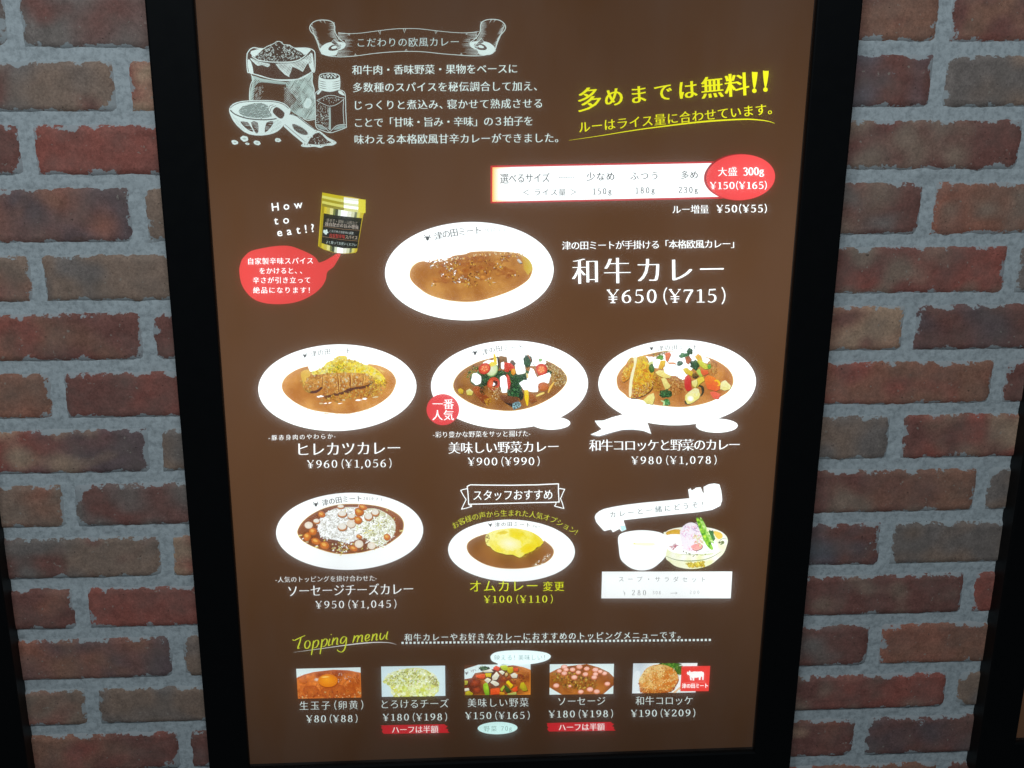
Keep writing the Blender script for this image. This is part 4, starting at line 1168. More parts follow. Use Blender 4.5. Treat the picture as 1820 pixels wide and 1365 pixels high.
# ---- soup and salad set
pr = Print(1040, 850, 5.933)
pr.poly([(100, 410), (112, 378), (150, 345), (200, 322), (300, 300), (420, 280), (600, 258), (800, 240), (1100, 210), (1085, 120), (1112, 104), (1125, 130), (1170, 98), (1220, 94), (1242, 155), (1252, 153), (1248, 92), (1300, 64), (1360, 54), (1415, 65), (1435, 130), (1445, 230), (1425, 290), (1340, 333), (1200, 357), (800, 397), (405, 442), (435, 540), (385, 562), (362, 535), (292, 570), (272, 540), (200, 557), (160, 515), (115, 460)], WHITE)
pr.field([(370, 500), (420, 500), (434, 538), (386, 560)], lambda x, y: (205, 250, 252), step=12)
pr.build("ribbon_banner", "white torn ribbon banner above the soup cup")
R11("カレーと一緒にどうぞ！", 262, 382, 1240, 268, 66, wt=(-.004, (-.008, .008)), base=.0010, cols=[(8, 8, 8)] * 4 + [(120, 120, 120)] + [(10, 70, 80)] + [(60, 90, 90)] + [(70, 70, 70)] * 4)
pr = Print(1040, 850, 5.933)
Bw = [(825, 590), (850, 565), (900, 538), (1000, 518), (1180, 508), (1330, 525), (1430, 560), (1485, 605), (1505, 655), (1490, 720), (1460, 790), (1400, 850), (1320, 912), (1200, 950), (1080, 955), (960, 930), (890, 880), (845, 825)]
pr.field(Bw, lambda x, y: mixc((253, 254, 244), (240, 244, 190), .25 + 1.1 * nz(x, y, .012, 3) + (.5 if y > 860 else 0)), smooth=3, step=14)
pr.field([(850, 575), (930, 540), (1005, 545), (1000, 590), (900, 615)], lambda x, y: (226, 176, 40), smooth=3, tex=.5)
pr.field([(1350, 560), (1430, 575), (1450, 620), (1400, 640)], lambda x, y: (246, 210, 90), smooth=3)
pr.poly([(830, 640), (900, 590), (1100, 600), (1300, 620), (1400, 700), (1330, 790), (1050, 800), (880, 760)], WHITE, 3)
pr.ribbon([(850, 820), (960, 860), (1120, 872), (1300, 845), (1440, 770)], 10, (120, 136, 80), sub=5, taper=(.3, .3))
pr.ribbon([(1000, 800), (1150, 806), (1330, 790)], 6, (160, 176, 120), sub=5, taper=(.3, .3))
pr.ribbon([(1240, 780), (1310, 772)], 10, (120, 150, 70), taper=(.4, .4)); pr.ribbon([(1215, 815), (1350, 795)], 12, (176, 196, 90), taper=(.4, .4))
pr.ribbon([(1395, 690), (1440, 640), (1500, 640)], 6, (120, 150, 130), sub=4, taper=(.3, .3))
crumbs(pr, [(1060, 900), (1250, 880), (1260, 930), (1100, 935)], 70, [(200, 170, 30), (246, 226, 80), (226, 196, 40)], (8, 20), edge=.9)
crumbs(pr, [(1030, 770), (1150, 830), (1300, 790), (1260, 820)], 14, [(120, 120, 40), (180, 190, 90)], (4, 12))
crumbs(pr, [(1400, 680), (1460, 660), (1450, 710)], 16, [(90, 110, 50), (140, 160, 80)], (5, 12))
pr.poly([(1000, 560), (1050, 490), (1120, 465), (1190, 500), (1230, 600), (1200, 700), (1080, 770), (1020, 700)], (250, 244, 252), 3)
for _ in range(70):
    x, y = rnd(1010, 1200), rnd(480, 770)
    c = random.choice([(246, 214, 240), (226, 170, 220), (180, 120, 190), (250, 226, 244), (244, 150, 190)])
    if y > 620 and c == (180, 120, 190): c = (250, 214, 232)
    a = rnd(0, 6.3)
    pr.ribbon([(x, y), (x + 20 * math.cos(a), y + 20 * math.sin(a)), (x + 34 * math.cos(a + 1), y + 34 * math.sin(a + 1))], rnd(3, 8), c, sub=3, taper=(.3, .3))
for cx, cy, rx, ry, n in ((1150, 535, 50, 40, 26),):
    for _ in range(n):
        a, r = rnd(0, 6.3), rnd(0, 1)
        x, y = cx + rx * r * math.cos(a), cy + ry * r * math.sin(a)
        pr.ribbon([(x, y), (x + 16, y - 8), (x + 30, y + 2)], 5, random.choice([(150, 80, 160), (190, 130, 196), (240, 220, 240)]), sub=3, taper=(.3, .3))
chunk(pr, [(1110, 720), (1160, 690), (1240, 700), (1230, 740), (1160, 765)], (246, 150, 150), (250, 190, 180))
crumbs(pr, [(885, 720), (950, 690), (985, 710), (930, 755)], 26, [(236, 140, 160), (246, 200, 206), (226, 110, 130)], (5, 12))
crumbs(pr, [(1120, 600), (1230, 590), (1280, 700), (1180, 720)], 40, [(246, 190, 170), (240, 226, 170), (226, 236, 190)], (6, 16), edge=.95)
leafy(pr, 1320, 610, 46, 60, 30, (60, 140, 70), (190, 240, 190))
pr.field([(1172, 415), (1200, 425), (1240, 500), (1290, 600), (1330, 690), (1350, 745), (1320, 748), (1270, 690), (1220, 580), (1190, 500)], lambda x, y: mixc((170, 226, 60), (90, 170, 30), .5 + 2 * nz(x, y, .04)), smooth=3, step=9)
pr.field([(1212, 408), (1240, 440), (1290, 540), (1350, 660), (1360, 690), (1320, 660), (1260, 570), (1215, 450)], lambda x, y: mixc((206, 240, 150), (130, 200, 60), .5 + 2 * nz(x, y, .04)), smooth=3, step=9)
pr.build("salad_picture", "glass bowl of salad with green asparagus tips")
pr = Print(1040, 850, 5.933, base=.0026)
pr.poly([(344, 620), (380, 572), (480, 547), (600, 538), (720, 548), (810, 572), (870, 625), (862, 700), (850, 780), (832, 830), (780, 885), (700, 942), (600, 962), (500, 946), (420, 897), (368, 835), (352, 730)], WHITE, 4)
pr.field([(495, 675), (560, 668), (715, 672), (720, 698), (600, 700), (500, 690)], lambda x, y: ('raw', 2.0, 2.0, 1.0), smooth=3)
pr.ell(518, 676, 10, 7, 0, (190, 180, 120), n=8)
pr.build("soup_picture", "white soup cup beside the salad bowl")
pr = Print(1040, 850, 5.933)
pr.poly([(178, 984), (1551, 982), (1535, 1266), (170, 1266)], WHITE)
pr.build("set_price_box", "white price box under the soup and salad")
FA = dict(wt=(-.008, (-.006, 0.006)), base=.0016)
R11("スープ・サラダセット", 355, 1057, 1262, 1060, 56, col=(120, 120, 120), **FA)
R11("280", 492, 1200, 638, 1201, 56, col=(70, 70, 70), dig=(.10, .02), base=.0016)
R11("308", 708, 1200, 794, 1200, 36, col=(110, 110, 110), dig=(.10, .02), base=.0016)
R11("→", 895, 1200, 985, 1200, 60, col=(60, 60, 60), dig=(.1, .05), base=.0016)
R11("¥", 400, 1203, 436, 1203, 44, col=(120, 120, 120), dig=(.10, .02), base=.0016)
R11("200", 1100, 1196, 1200, 1196, 36, col=(150, 150, 150), dig=(.10, .02), base=.0016)

# ---- toppings
pr = Print(500, 1100, 4.55, base=.0012)
TPC = (206, 214, 60)
for st in ([(92, 162), (104, 170), (128, 160), (160, 144), (194, 130)], [(160, 145), (150, 185), (134, 232), (150, 230)], [(222, 172), (202, 178), (190, 206), (198, 232), (216, 232), (232, 206), (230, 180), (218, 172)],
           [(262, 172), (256, 215), (244, 288)], [(258, 196), (280, 170), (298, 172), (300, 196), (284, 224), (262, 230)], [(330, 160), (326, 205), (314, 280)], [(328, 186), (350, 160), (368, 162), (370, 186), (354, 214), (332, 220)],
           [(394, 156), (384, 190), (384, 212), (400, 204)], [(402, 120), (406, 126)], [(424, 148), (416, 180), (410, 208)], [(418, 180), (440, 152), (454, 154), (452, 180), (450, 202), (462, 198)],
           [(528, 146), (504, 140), (484, 160), (480, 186), (494, 194), (514, 174), (526, 148)], [(528, 146), (524, 196), (510, 244), (486, 264), (460, 254), (452, 244)],
           [(592, 130), (588, 158), (578, 188)], [(586, 160), (608, 134), (622, 134), (620, 158), (612, 186)], [(618, 160), (640, 130), (654, 130), (654, 154), (650, 180), (664, 176)],
           [(680, 160), (704, 148), (712, 130), (700, 122), (684, 136), (680, 164), (692, 176), (718, 160)], [(742, 118), (738, 148), (730, 174)], [(736, 148), (758, 120), (772, 120), (770, 146), (768, 168), (782, 162)],
           [(806, 110), (798, 140), (804, 162), (822, 154), (840, 124)], [(862, 98), (852, 130), (850, 156), (864, 160)]):
    a_ = catmull([((p[0]), (p[1])) for p in st], False, 5) if len(st) > 2 else st
    pr.ribbon(a_, 1, TPC, wfun=lambda dx, dy: 4.5 + 7.5 * abs(dy), taper=(.7, .6))
pr.build("heading_text")
pr = Print(500, 1100, 4.55)
pr.ribbon([(98, 270), (300, 243), (500, 215), (650, 197), (780, 189), (880, 193), (932, 209)], 9, (226, 226, 226), sub=5, taper=(.1, .1))
pr.build("underline_swash")
BW = (224, 238, 236)
T("和牛カレーやお好きなカレーにおすすめのトッピングメニューです。", 719, 1132.5, 1209, 1128, 13, col=BW, wt=BOLD)
pr = Print()
nd = 78
for i in range(nd):
    t = i / (nd - 1)
    x, y = 715.5 + (1261.5 - 715.5) * t, 1142.6 + (1137.2 - 1142.6) * t
    pr.poly([(x - 1.9, y - 1.9), (x + 1.9, y - 1.9), (x + 1.9, y + 1.9), (x - 1.9, y + 1.9)], BW)
o = pr.build("dotted_line"); o["kind"] = "stuff"

def photo(corners, build, label):
    """corners: tl, tr, br, bl in the photograph; drawn in a 520 x 250 frame"""
    tl, tr, br, bl = corners
    class Q(Print):
        def px(self, p):
            u, v = p[0] / 520, p[1] / 250
            return tuple((tl[i] * (1 - u) + tr[i] * u) * (1 - v) + (bl[i] * (1 - u) + br[i] * u) * v for i in (0, 1))
    pr = Q(0, 0, 4.6)
    pr.clip = (0, 0, 520, 250)
    build(pr)
    pr.build("topping_picture", label)
LW = (222, 240, 240)
def yolk(pr):
    pr.poly([(0, 0), (520, 0), (520, 250), (0, 250)], LW)
    A = [(0, 75), (60, 50), (140, 30), (220, 22), (300, 15), (420, 22), (520, 45), (520, 250), (0, 250)]
    pr.field(A, lambda x, y: mixc((160, 70, 20), (216, 120, 44), .5 + nz(x, y, .012, 2) + .6 * nz(x, y, .04, 3)), tex=.6, step=9)
    for _ in range(170):
        x, y = rnd(0, 520), rnd(40, 250)
        pr.ribbon([(x, y), (x + rnd(-20, 20), y + rnd(10, 26)), (x + rnd(-30, 30), y + rnd(24, 50))], rnd(2, 6), jit(random.choice([(206, 116, 50), (150, 62, 20), (186, 92, 32), (222, 140, 66)])), sub=3, taper=(.2, .2))
    crumbs(pr, [(300, 40), (420, 40), (460, 120), (340, 120)], 26, [(226, 206, 190), (176, 84, 34), (140, 60, 24)], (3, 9))
    for cx, cy in ((110, 190), (250, 210), (410, 200), (330, 180)):
        pr.ell(cx, cy, 64, 48, 0, (196, 104, 36), (170, 80, 28), n=18, wob=.15, tex=.7)
    crumbs(pr, [(10, 200), (520, 190), (520, 250), (0, 250)], 60, [(222, 140, 60), (160, 70, 24), (240, 200, 140)], (3, 10))
    pr.ell(164, 92, 24, 14, 0, (226, 216, 206), (206, 150, 110), n=10, wob=.3)
    pr.ell(254, 110, 82, 56, 0, (150, 62, 10), n=30)
    pr.ell(252, 103, 80, 54, 0, (246, 164, 30), (222, 122, 14), n=30, hl=(-.1, -.2))
    pr.ell(232, 72, 34, 8, -4, (252, 214, 120), (246, 180, 60), n=12)
photo([(526.4, 1188.6), (640.7, 1186), (642.4, 1239.6), (529.7, 1241.8)], yolk, "photo of curry topped with a raw egg yolk")
def cheese(pr):
    pr.poly([(0, 0), (520, 0), (520, 250), (0, 250)], (212, 234, 240))
    A = [(20, 110), (60, 60), (150, 30), (260, 14), (330, 20), (420, 60), (460, 110), (470, 170), (420, 250), (100, 250), (80, 180), (20, 130)]
    pr.field(A, lambda x, y: mixc((206, 214, 150), (236, 244, 206), .5 + nz(x, y, .02, 2)), tex=.6, smooth=2, step=10)
    crumbs(pr, A, 300, [(226, 236, 150), (214, 218, 110), (240, 246, 210), (196, 196, 100), (236, 244, 226)], (5, 16), edge=.93)
    crumbs(pr, [(20, 120), (60, 70), (200, 40), (300, 60), (330, 130), (150, 150), (60, 130)], 150, [(150, 156, 60), (190, 190, 100), (120, 126, 50), (226, 230, 170)], (2, 6))
    crumbs(pr, [(380, 80), (450, 90), (460, 180), (400, 160)], 70, [(150, 150, 60), (190, 180, 90), (226, 226, 150)], (3, 9))
    crumbs(pr, [(90, 170), (440, 160), (430, 250), (110, 250)], 90, [(222, 232, 130), (236, 244, 190), (214, 216, 90)], (8, 24), edge=.95)
photo([(677.4, 1184.6), (791, 1183), (791.6, 1236.7), (678.7, 1238.5)], cheese, "photo of a plate covered in melted cheese")
def veg(pr):
    K = 520 / 1120.0
    V = lambda pts: [((x - 155) * K, (y - 295) * K * 1.04) for x, y in pts]
    pr.poly([(0, 0), (520, 0), (520, 250), (0, 250)], LW)
    pr.poly([(0, 0), (110, 0), (0, 36)], (92, 56, 34))
    pr.field(V([(155, 540), (280, 520), (330, 440), (460, 420), (800, 330), (980, 310), (1150, 345), (1280, 390), (1275, 820), (155, 820)]), lambda x, y: mixc((110, 48, 20), (196, 116, 40), .3 + nz(x, y, .012, 2) + (x - 250) / 500), tex=.5, step=9)
    for x, y, r in ((340, 610, 80), (370, 730, 70), (820, 540, 66), (910, 520, 50), (1100, 500, 50), (980, 600, 46)):
        q = V([(x, y)])[0]
        pr.ell(q[0], q[1], r * .5, r * .42, 0, (176, 70, 30), (104, 40, 20), n=16, wob=.2, tex=.7, hl=(-.2, -.3))
    crumbs(pr, V([(700, 520), (950, 480), (1200, 450), (1180, 640), (900, 640)]), 70, [(150, 70, 30), (196, 120, 50), (120, 50, 20)], (3, 10))
    T("津の", 0, 0, 1, 1, 5.6, wt=THIN, col=(120, 124, 128), sheet=pr, curve=[pr.px(V([(255, 405)])[0]), pr.px(V([(420, 370)])[0])]) if False else None
    cow_head(pr, *V([(190, 435)])[0], 1.1, (110, 112, 116))
    for a, b in (((262, 385), (285, 420)), ((300, 375), (305, 425)), ((285, 392), (345, 378)), ((345, 385), (350, 400)), ((385, 372), (400, 388))):
        pr.ribbon(V([a, b]), 3, (110, 112, 116))
    q = V([(490, 365)])[0]
    leafy(pr, q[0], q[1], 44, 20, 36, (30, 60, 34), (170, 210, 150))
    def ch(pts, c, s=None): chunk(pr, V(pts), c, s, smooth=0, tex=.2)
    ch([(640, 350), (690, 315), (760, 345), (730, 410), (650, 380)], (236, 92, 50), (214, 60, 40))
    ch([(750, 320), (860, 305), (900, 340), (870, 400), (800, 390)], (206, 216, 60), (160, 180, 40))
    ch([(880, 350), (975, 335), (980, 420), (930, 455), (880, 420)], (214, 200, 20), (170, 150, 20))
    ch([(980, 350), (1070, 355), (1060, 420), (990, 410)], (226, 90, 40), (196, 70, 30))
    ch([(345, 470), (500, 450), (505, 520), (470, 540), (350, 510)], (240, 100, 40), (206, 70, 30))
    ch([(505, 440), (560, 415), (615, 440), (600, 510), (520, 500)], (236, 216, 20), (196, 170, 20))
    for q in ([(450, 400), (600, 370), (650, 420), (500, 430)], [(620, 500), (700, 410), (750, 480), (700, 560), (630, 560)], [(490, 560), (540, 515), (610, 550), (550, 620)], [(590, 600), (630, 560), (740, 610), (740, 645), (680, 665)], [(730, 410), (790, 395), (840, 430), (800, 475)], [(930, 470), (1000, 435), (1055, 470), (1045, 525), (960, 520)], [(155, 700), (230, 690), (240, 730), (160, 750)]):
        ch(q, (240, 242, 226), (206, 200, 180))
    ch([(840, 450), (880, 430), (890, 480), (850, 505)], (236, 206, 140))
    ch([(475, 630), (520, 600), (550, 620), (580, 810), (510, 815), (475, 700)], (170, 216, 40), (110, 160, 30))
    ch([(595, 705), (750, 690), (750, 800), (600, 810)], (240, 96, 30), (214, 70, 24))
    ch([(855, 600), (900, 565), (985, 650), (940, 705)], (246, 222, 20), (214, 180, 20))
    ch([(820, 660), (850, 640), (950, 740), (900, 775), (850, 760)], (50, 100, 40), (30, 60, 26))
    ch([(755, 715), (820, 650), (840, 680), (790, 760)], (206, 214, 60), (150, 170, 40))
    ch([(955, 710), (1050, 660), (1060, 740), (1010, 775)], (240, 90, 36), (206, 60, 26))
    ch([(1085, 690), (1110, 610), (1160, 600), (1200, 660), (1225, 740), (1150, 750)], (206, 190, 30), (150, 140, 30))
    ch([(750, 760), (830, 770), (840, 810), (750, 810)], (240, 170, 30))
    ch([(880, 790), (1030, 760), (1040, 810), (890, 812)], (206, 216, 110))
    ch([(155, 560), (215, 570), (205, 630), (160, 640)], (206, 200, 60)); ch([(170, 760), (230, 730), (300, 780), (290, 815), (170, 815)], (206, 190, 20), (150, 140, 20))
photo([(825.5, 1181.6), (943, 1180.2), (942.9, 1234.6), (825.5, 1235.4)], veg, "photo of curry with diced vegetables")
def saus_p(pr):
    pr.poly([(0, 0), (520, 0), (520, 250), (0, 250)], LW)
    A = [(0, 70), (60, 40), (120, 20), (300, 0), (400, 30), (480, 70), (520, 110), (520, 180), (440, 250), (100, 250), (40, 215), (0, 190)]
    pr.field(A, lambda x, y: mixc((130, 66, 18), (180, 108, 36), .5 + nz(x, y, .015, 2)), tex=.6, step=9)
    crumbs(pr, [(10, 80), (140, 60), (360, 100), (400, 170), (330, 220), (120, 190), (20, 130)], 230, [(196, 146, 40), (150, 100, 30), (110, 66, 20), (214, 176, 70), (170, 110, 36)], (4, 13))
    for x, y, r in ((118, 22, 28), (78, 55, 22), (132, 45, 24), (185, 45, 26), (240, 22, 28), (300, 38, 26), (118, 75, 26), (232, 68, 24), (290, 84, 26), (370, 48, 28), (372, 84, 24), (445, 78, 24), (200, 108, 28), (362, 110, 26), (470, 165, 26), (54, 175, 28), (165, 180, 16), (330, 210, 30), (255, 228, 26), (385, 228, 28), (410, 62, 22)):
        pr.ell(x + 2, y + 5, r, r * .72, 0, (90, 44, 14), n=16)
        pr.ell(x, y + 2, r, r * .74, 0, (226, 150, 104), (206, 116, 70), n=18)
        pr.ell(x, y - 2, r * .8, r * .56, 0, jit((246, 206, 190), 8), (236, 176, 160), n=16)
photo([(977.2, 1180.5), (1091.2, 1179.7), (1089.8, 1233.2), (976.6, 1234.6)], saus_p, "photo of curry with pink sausage slices")
def croq(pr):
    pr.field([(0, 0), (520, 0), (520, 250), (0, 250)], lambda x, y: mixc((186, 200, 212), (236, 246, 246), min(1, max(0, .2 + abs(x - 60) / 160 + .4 * y / 250))), step=14)
    pr.poly([(0, 90), (60, 70), (40, 250), (0, 250)], (226, 236, 240), 2)
    leafy(pr, 300, 20, 90, 30, 60, (60, 120, 30), (150, 200, 70)); leafy(pr, 380, 60, 50, 40, 30, (60, 110, 30), (140, 180, 60))
    O2 = [(50, 140), (75, 90), (110, 40), (170, 14), (240, 12), (310, 36), (355, 80), (375, 140), (350, 190), (320, 235), (240, 250), (90, 248), (60, 200)]
    pr.poly([(p[0] + 4, p[1] + 8) for p in O2], (120, 60, 20), 2)
    def cc(x, y):
        t = .4 + .0028 * (x - 180) + .0035 * (y - 110) + .9 * nz(x, y, .02, 3)
        return mixc((232, 200, 130), (206, 116, 30), min(1, max(0, t)))
    pr.field(O2, cc, tex=.8, smooth=2, step=9)
    crumbs(pr, O2, 320, [(236, 200, 120), (222, 170, 80), (206, 130, 50), (240, 214, 150)], (3, 9), edge=.9)
    crumbs(pr, [(50, 160), (90, 210), (300, 230), (360, 180), (340, 235), (240, 250), (70, 250)], 150, [(206, 104, 26), (222, 140, 50), (176, 80, 20)], (3, 9))
    pr.poly([(400, 190), (520, 196), (520, 250), (330, 250)], (226, 190, 150), 0)
    pr.poly([(380, 225), (520, 205), (520, 250), (360, 250)], LW, 0)
    pr.poly([(395, 90), (430, 70), (430, 220), (390, 220)], (206, 130, 50), 0, .8)
photo([(1125.5, 1179), (1239.6, 1178.3), (1236, 1230), (1123.4, 1232.4)], croq, "photo of a round golden croquette")
# red square mark with an ox
pr = Print(800, 1100, 3.64, base=.0026)
pr.poly([(1495, 299), (1680, 297), (1670, 460), (1487, 461)], (228, 62, 54))
pr.poly([(1528, 345), (1533, 333), (1540, 338), (1546, 325), (1550, 330), (1556, 337), (1575, 333), (1600, 334), (1622, 332), (1638, 338), (1640, 350), (1638, 370), (1637, 388), (1629, 388), (1628, 368), (1620, 366), (1616, 388), (1607, 388), (1606, 370), (1590, 374), (1578, 373), (1576, 392), (1567, 392), (1565, 374), (1560, 372), (1560, 390), (1551, 390), (1548, 366), (1543, 356), (1534, 355)], (246, 248, 246))
pr.ribbon([(1505, 405), (1580, 404), (1655, 402)], 1.4, (244, 150, 140))
pr.build("ox_logo", "red square mark with a white ox")
R13("津の田ミート", 1497, 424, 1664, 422, 30, wt=(0.012, (-.03, 0, .03)), base=.0034, col=(248, 248, 246))

TW = (218, 232, 230)
R12("生玉子(卵黄)", 150, 700, 662, 692, 70, wt=REG, col=TW)
R12("¥80(¥88)", 203, 807, 616, 803, 56, col=TW)
R12("とろけるチーズ", 812, 688, 1352, 680, 72, wt=REG, col=TW)
R12("¥180(¥198)", 822, 795, 1340, 790, 56, col=TW)
def red_banner(pts):
    pr = Print()
    pr.poly(pts, (188, 34, 40))
    pr.build("half_price_banner", None)
z12 = lambda x, y: (500 + x / 4.55, 1100 + y / 4.55)
z13 = lambda x, y: (800 + x / 3.64, 1100 + y / 3.64)
red_banner([z12(*q) for q in ((800, 862), (900, 858), (1320, 851), (1330, 862), (1346, 866), (1328, 886), (1350, 892), (1344, 905), (1360, 920), (1200, 924), (830, 929), (812, 910), (822, 896), (806, 880), (818, 872))])
R12("ハーフは半額", 897, 892, 1268, 887, 58, wt=BOLD, base=.0012, col=(236, 240, 238))
R13("美味しい野菜", 114, 541, 506, 538, 56, wt=REG, col=TW)
R13("¥150(¥165)", 99, 625, 514, 622, 45, col=TW)
R13("ソーセージ", 700, 531, 1003, 528, 56, wt=REG, col=TW)
R13("¥180(¥198)", 639, 615, 1053, 611, 45, col=TW)
R13("和牛コロッケ", 1200, 528, 1568, 525, 56, wt=REG, col=TW)
R13("¥190(¥209)", 1171, 610, 1585, 606, 45, col=TW)
red_banner([z13(*q) for q in ((624, 674), (720, 671), (1040, 666), (1048, 676), (1062, 680), (1045, 694), (1062, 700), (1058, 710), (1070, 722), (900, 725), (640, 728), (628, 712), (636, 702), (626, 690), (632, 682))])
R13("ハーフは半額", 703, 698, 998, 694, 46, wt=BOLD, base=.0012, col=(236, 240, 238))
pr = Print(800, 1100, 3.64)
pr.ell(307, 706, 129, 40, -1, (208, 244, 240), n=50)
pr.build("weight_oval", "pale oval under the vegetable price")
R13("野菜 70g", 218, 707, 398, 705, 36, wt=REG, col=(110, 150, 140), dig=(.10, .06), base=.0012)
pr = Print(810, 1150, 9.58, base=.003)
pr.poly([(590, 165), (600, 120), (660, 75), (780, 48), (950, 36), (1130, 34), (1350, 46), (1520, 72), (1600, 110), (1612, 150), (1560, 200), (1440, 240), (1280, 268), (1050, 276), (870, 272), (790, 268), (735, 292), (708, 292), (715, 268), (690, 250), (620, 220)], (236, 254, 254), 3)
pr.build("speech_bubble", "small white speech bubble above the diced vegetable photo")
T("映える！美味しい！", 879, 1166.2, 968, 1165.6, 9.5, wt=THIN, base=.0036, cols=[(20, 110, 110), (50, 130, 130), (60, 140, 140), (90, 130, 130), (50, 120, 120), (50, 120, 120), (120, 150, 150), (130, 160, 160), (110, 130, 130)])
# specks of dirt on the sheet
pr = Print()
for x, y, r in ((876, 1080, 1.4), (862, 1092, .8), (905, 1102, .7), (1128, 1090, .6), (620, 1330, .7), (1010, 575, .6)):
    pr.ell(x, y, r, r, 0, (60, 30, 24), n=8)
o = pr.build("dirt_speck"); o["kind"] = "stuff"

# ---- engraved illustrations
ILW = (214, 232, 228)
pr = Print(540, 25, 4.92)
rib = lambda pts, w_=4, **k: pr.ribbon(pts, w_, ILW, sub=4, **k)
rib([(300, 162), (390, 171), (500, 166), (650, 146), (780, 131), (880, 127), (1010, 129), (1160, 146), (1300, 160), (1425, 164), (1530, 152)])
rib([(150, 345), (220, 366), (320, 374), (450, 366), (600, 346), (750, 332), (900, 326), (1050, 330), (1200, 346), (1380, 360), (1500, 366), (1600, 356), (1680, 320)], 5)
for a, b, c in (((385, 170), (396, 188), (404, 168)), ((652, 147), (668, 178), (672, 144)), ((872, 128), (878, 165), (892, 128)), ((1146, 144), (1154, 172), (1166, 146)), ((1416, 163), (1424, 180), (1432, 163)), ((446, 366), (450, 345), (460, 364)), ((884, 328), (896, 305), (904, 326)), ((1370, 360), (1376, 338), (1384, 360))):
    pr.ribbon([a, b, c], 4, ILW)
for sgn, X in ((1, lambda x: x), (-1, lambda x: 1815 - x)):
    k = 0 if sgn == 1 else -6
    Y = lambda y: y + k
    m = lambda pts: [(X(x), Y(y)) for x, y in pts]
    rib(m([(50, 120), (62, 90), (100, 62), (150, 52), (210, 55), (252, 72), (270, 105), (272, 150), (290, 190), (320, 225), (355, 250), (362, 275), (340, 300), (290, 320)]), 6)
    rib(m([(50, 120), (60, 150), (95, 190), (125, 250), (135, 300), (160, 345), (200, 362)]), 6)
    pr.poly(m([(145, 300), (185, 262), (240, 245), (330, 245), (362, 262), (355, 290), (300, 318), (280, 360), (200, 362), (160, 340)]), ILW, 3)
    pr.poly(m([(215, 300), (245, 272), (300, 262), (325, 272), (318, 300), (270, 320), (225, 318)]), (78, 52, 38), 3)
    pr.poly(m([(240, 292), (270, 276), (290, 284), (280, 300), (250, 304)]), ILW, 3)
    pr.poly(m([(255, 215), (330, 290), (262, 262), (240, 250)]), (78, 52, 38))
    pr.ribbon(m([(240, 250), (262, 218), (330, 292)]), 4, ILW)
    for a, b in (((140, 55), (156, 78)), ((175, 55), (192, 85)), ((65, 85), (80, 100))):
        pr.ribbon(m([a, b]), 5, ILW, taper=(1, .2))
    for i in range(26):           # shading hatches
        t = i / 25
        y = 75 + 215 * t
        xr = 270 + (60 * max(0, t - .45) / .55)
        pr.ribbon(m([(xr, y), (xr - rnd(30, 66), y + rnd(2, 8))]), 4, ILW, taper=(1, .15))
        xl = 55 + 85 * t
        pr.ribbon(m([(xl, y + 25), (xl + rnd(20, 48), y + 40)]), 4.5, ILW, taper=(1, .15))
    for i in range(17):
        y = 170 + i * 12
        pr.ribbon(m([(300 + (i > 4) * 60 - (i > 9) * 70, y), (rnd(380, 440), y + 3)]), 4.5, ILW, taper=(1, .1))
o = pr.build("scroll_drawing", "white engraved scroll banner at the top")

pr = Print(400, 60, 6.5)
BG_ = (80, 56, 42)
DK = (66, 60, 54)
rib = lambda pts, w_=7, col=ILW, **k: pr.ribbon(pts, w_, col, sub=4, **k)
def hatch(poly_, ang, gap, w_=4, col=ILW, lmin=26, lmax=70, prob=1.0, f=None):
    xs = [p[0] for p in poly_]; ys = [p[1] for p in poly_]
    ca, sa = math.cos(math.radians(ang)), math.sin(math.radians(ang))
    cx, cy = sum(xs) / len(xs), sum(ys) / len(ys)
    R = math.hypot(max(xs) - min(xs), max(ys) - min(ys)) / 2 + 5
    v = -R
    while v < R:
        u = -R
        run = None
        while u < R:
            p = (cx + u * ca - v * sa, cy + u * sa + v * ca)
            ok = inside(p, poly_) and (f is None or f(*p))
            if ok and run is None: run = u
            if (not ok or (run is not None and u - run > lmax)) and run is not None:
                if u - run > 8 and rnd(0, 1) < prob:
                    pr.ribbon([(cx + run * ca - v * sa, cy + run * sa + v * ca), (cx + (run + u) / 2 * ca - (v + 1.5) * sa, cy + (run + u) / 2 * sa + (v + 1.5) * ca), (cx + u * ca - v * sa, cy + u * sa + v * ca)], w_ * rnd(.7, 1.2), col, taper=(.35, .35))
                run = None
            u += 6
        v += gap
# sack
SB = [(300, 470), (420, 500), (600, 535), (800, 530), (920, 480), (1005, 445), (1012, 560), (1030, 640), (1035, 780), (1045, 900), (1035, 980), (940, 990), (760, 900), (690, 800), (560, 770), (280, 765), (290, 660), (310, 560)]
LT = [(700, 560), (860, 530), (1005, 450), (1012, 560), (1030, 650), (1040, 900), (1035, 980), (930, 985), (800, 920), (750, 860), (830, 760), (740, 660)]
MID = (172, 194, 188)
pr.poly(LT, MID, 2)
hatch(LT, -58, 15, 7, BG_, lmax=150, prob=.95); hatch(LT, -58, 15, 4, ILW, lmax=110, prob=.7)
hatch([(700, 600), (860, 620), (900, 860), (760, 900), (690, 800)], -50, 16, 9, BG_, lmax=110)
hatch([(680, 620), (800, 600), (860, 700), (760, 860), (680, 800)], -42, 15, 5, ILW, lmax=120)
pr.poly([(305, 480), (420, 515), (600, 545), (700, 560), (690, 585), (560, 575), (420, 560), (350, 600), (330, 760), (285, 765), (292, 660), (318, 560)], MID, 2)
hatch([(330, 520), (420, 540), (420, 600), (360, 700), (420, 760), (300, 765), (320, 640)], -48, 17, 9, BG_, lmax=60, prob=.9)
hatch([(410, 540), (700, 560), (700, 600), (420, 585)], -60, 12, 4, BG_, lmax=40)
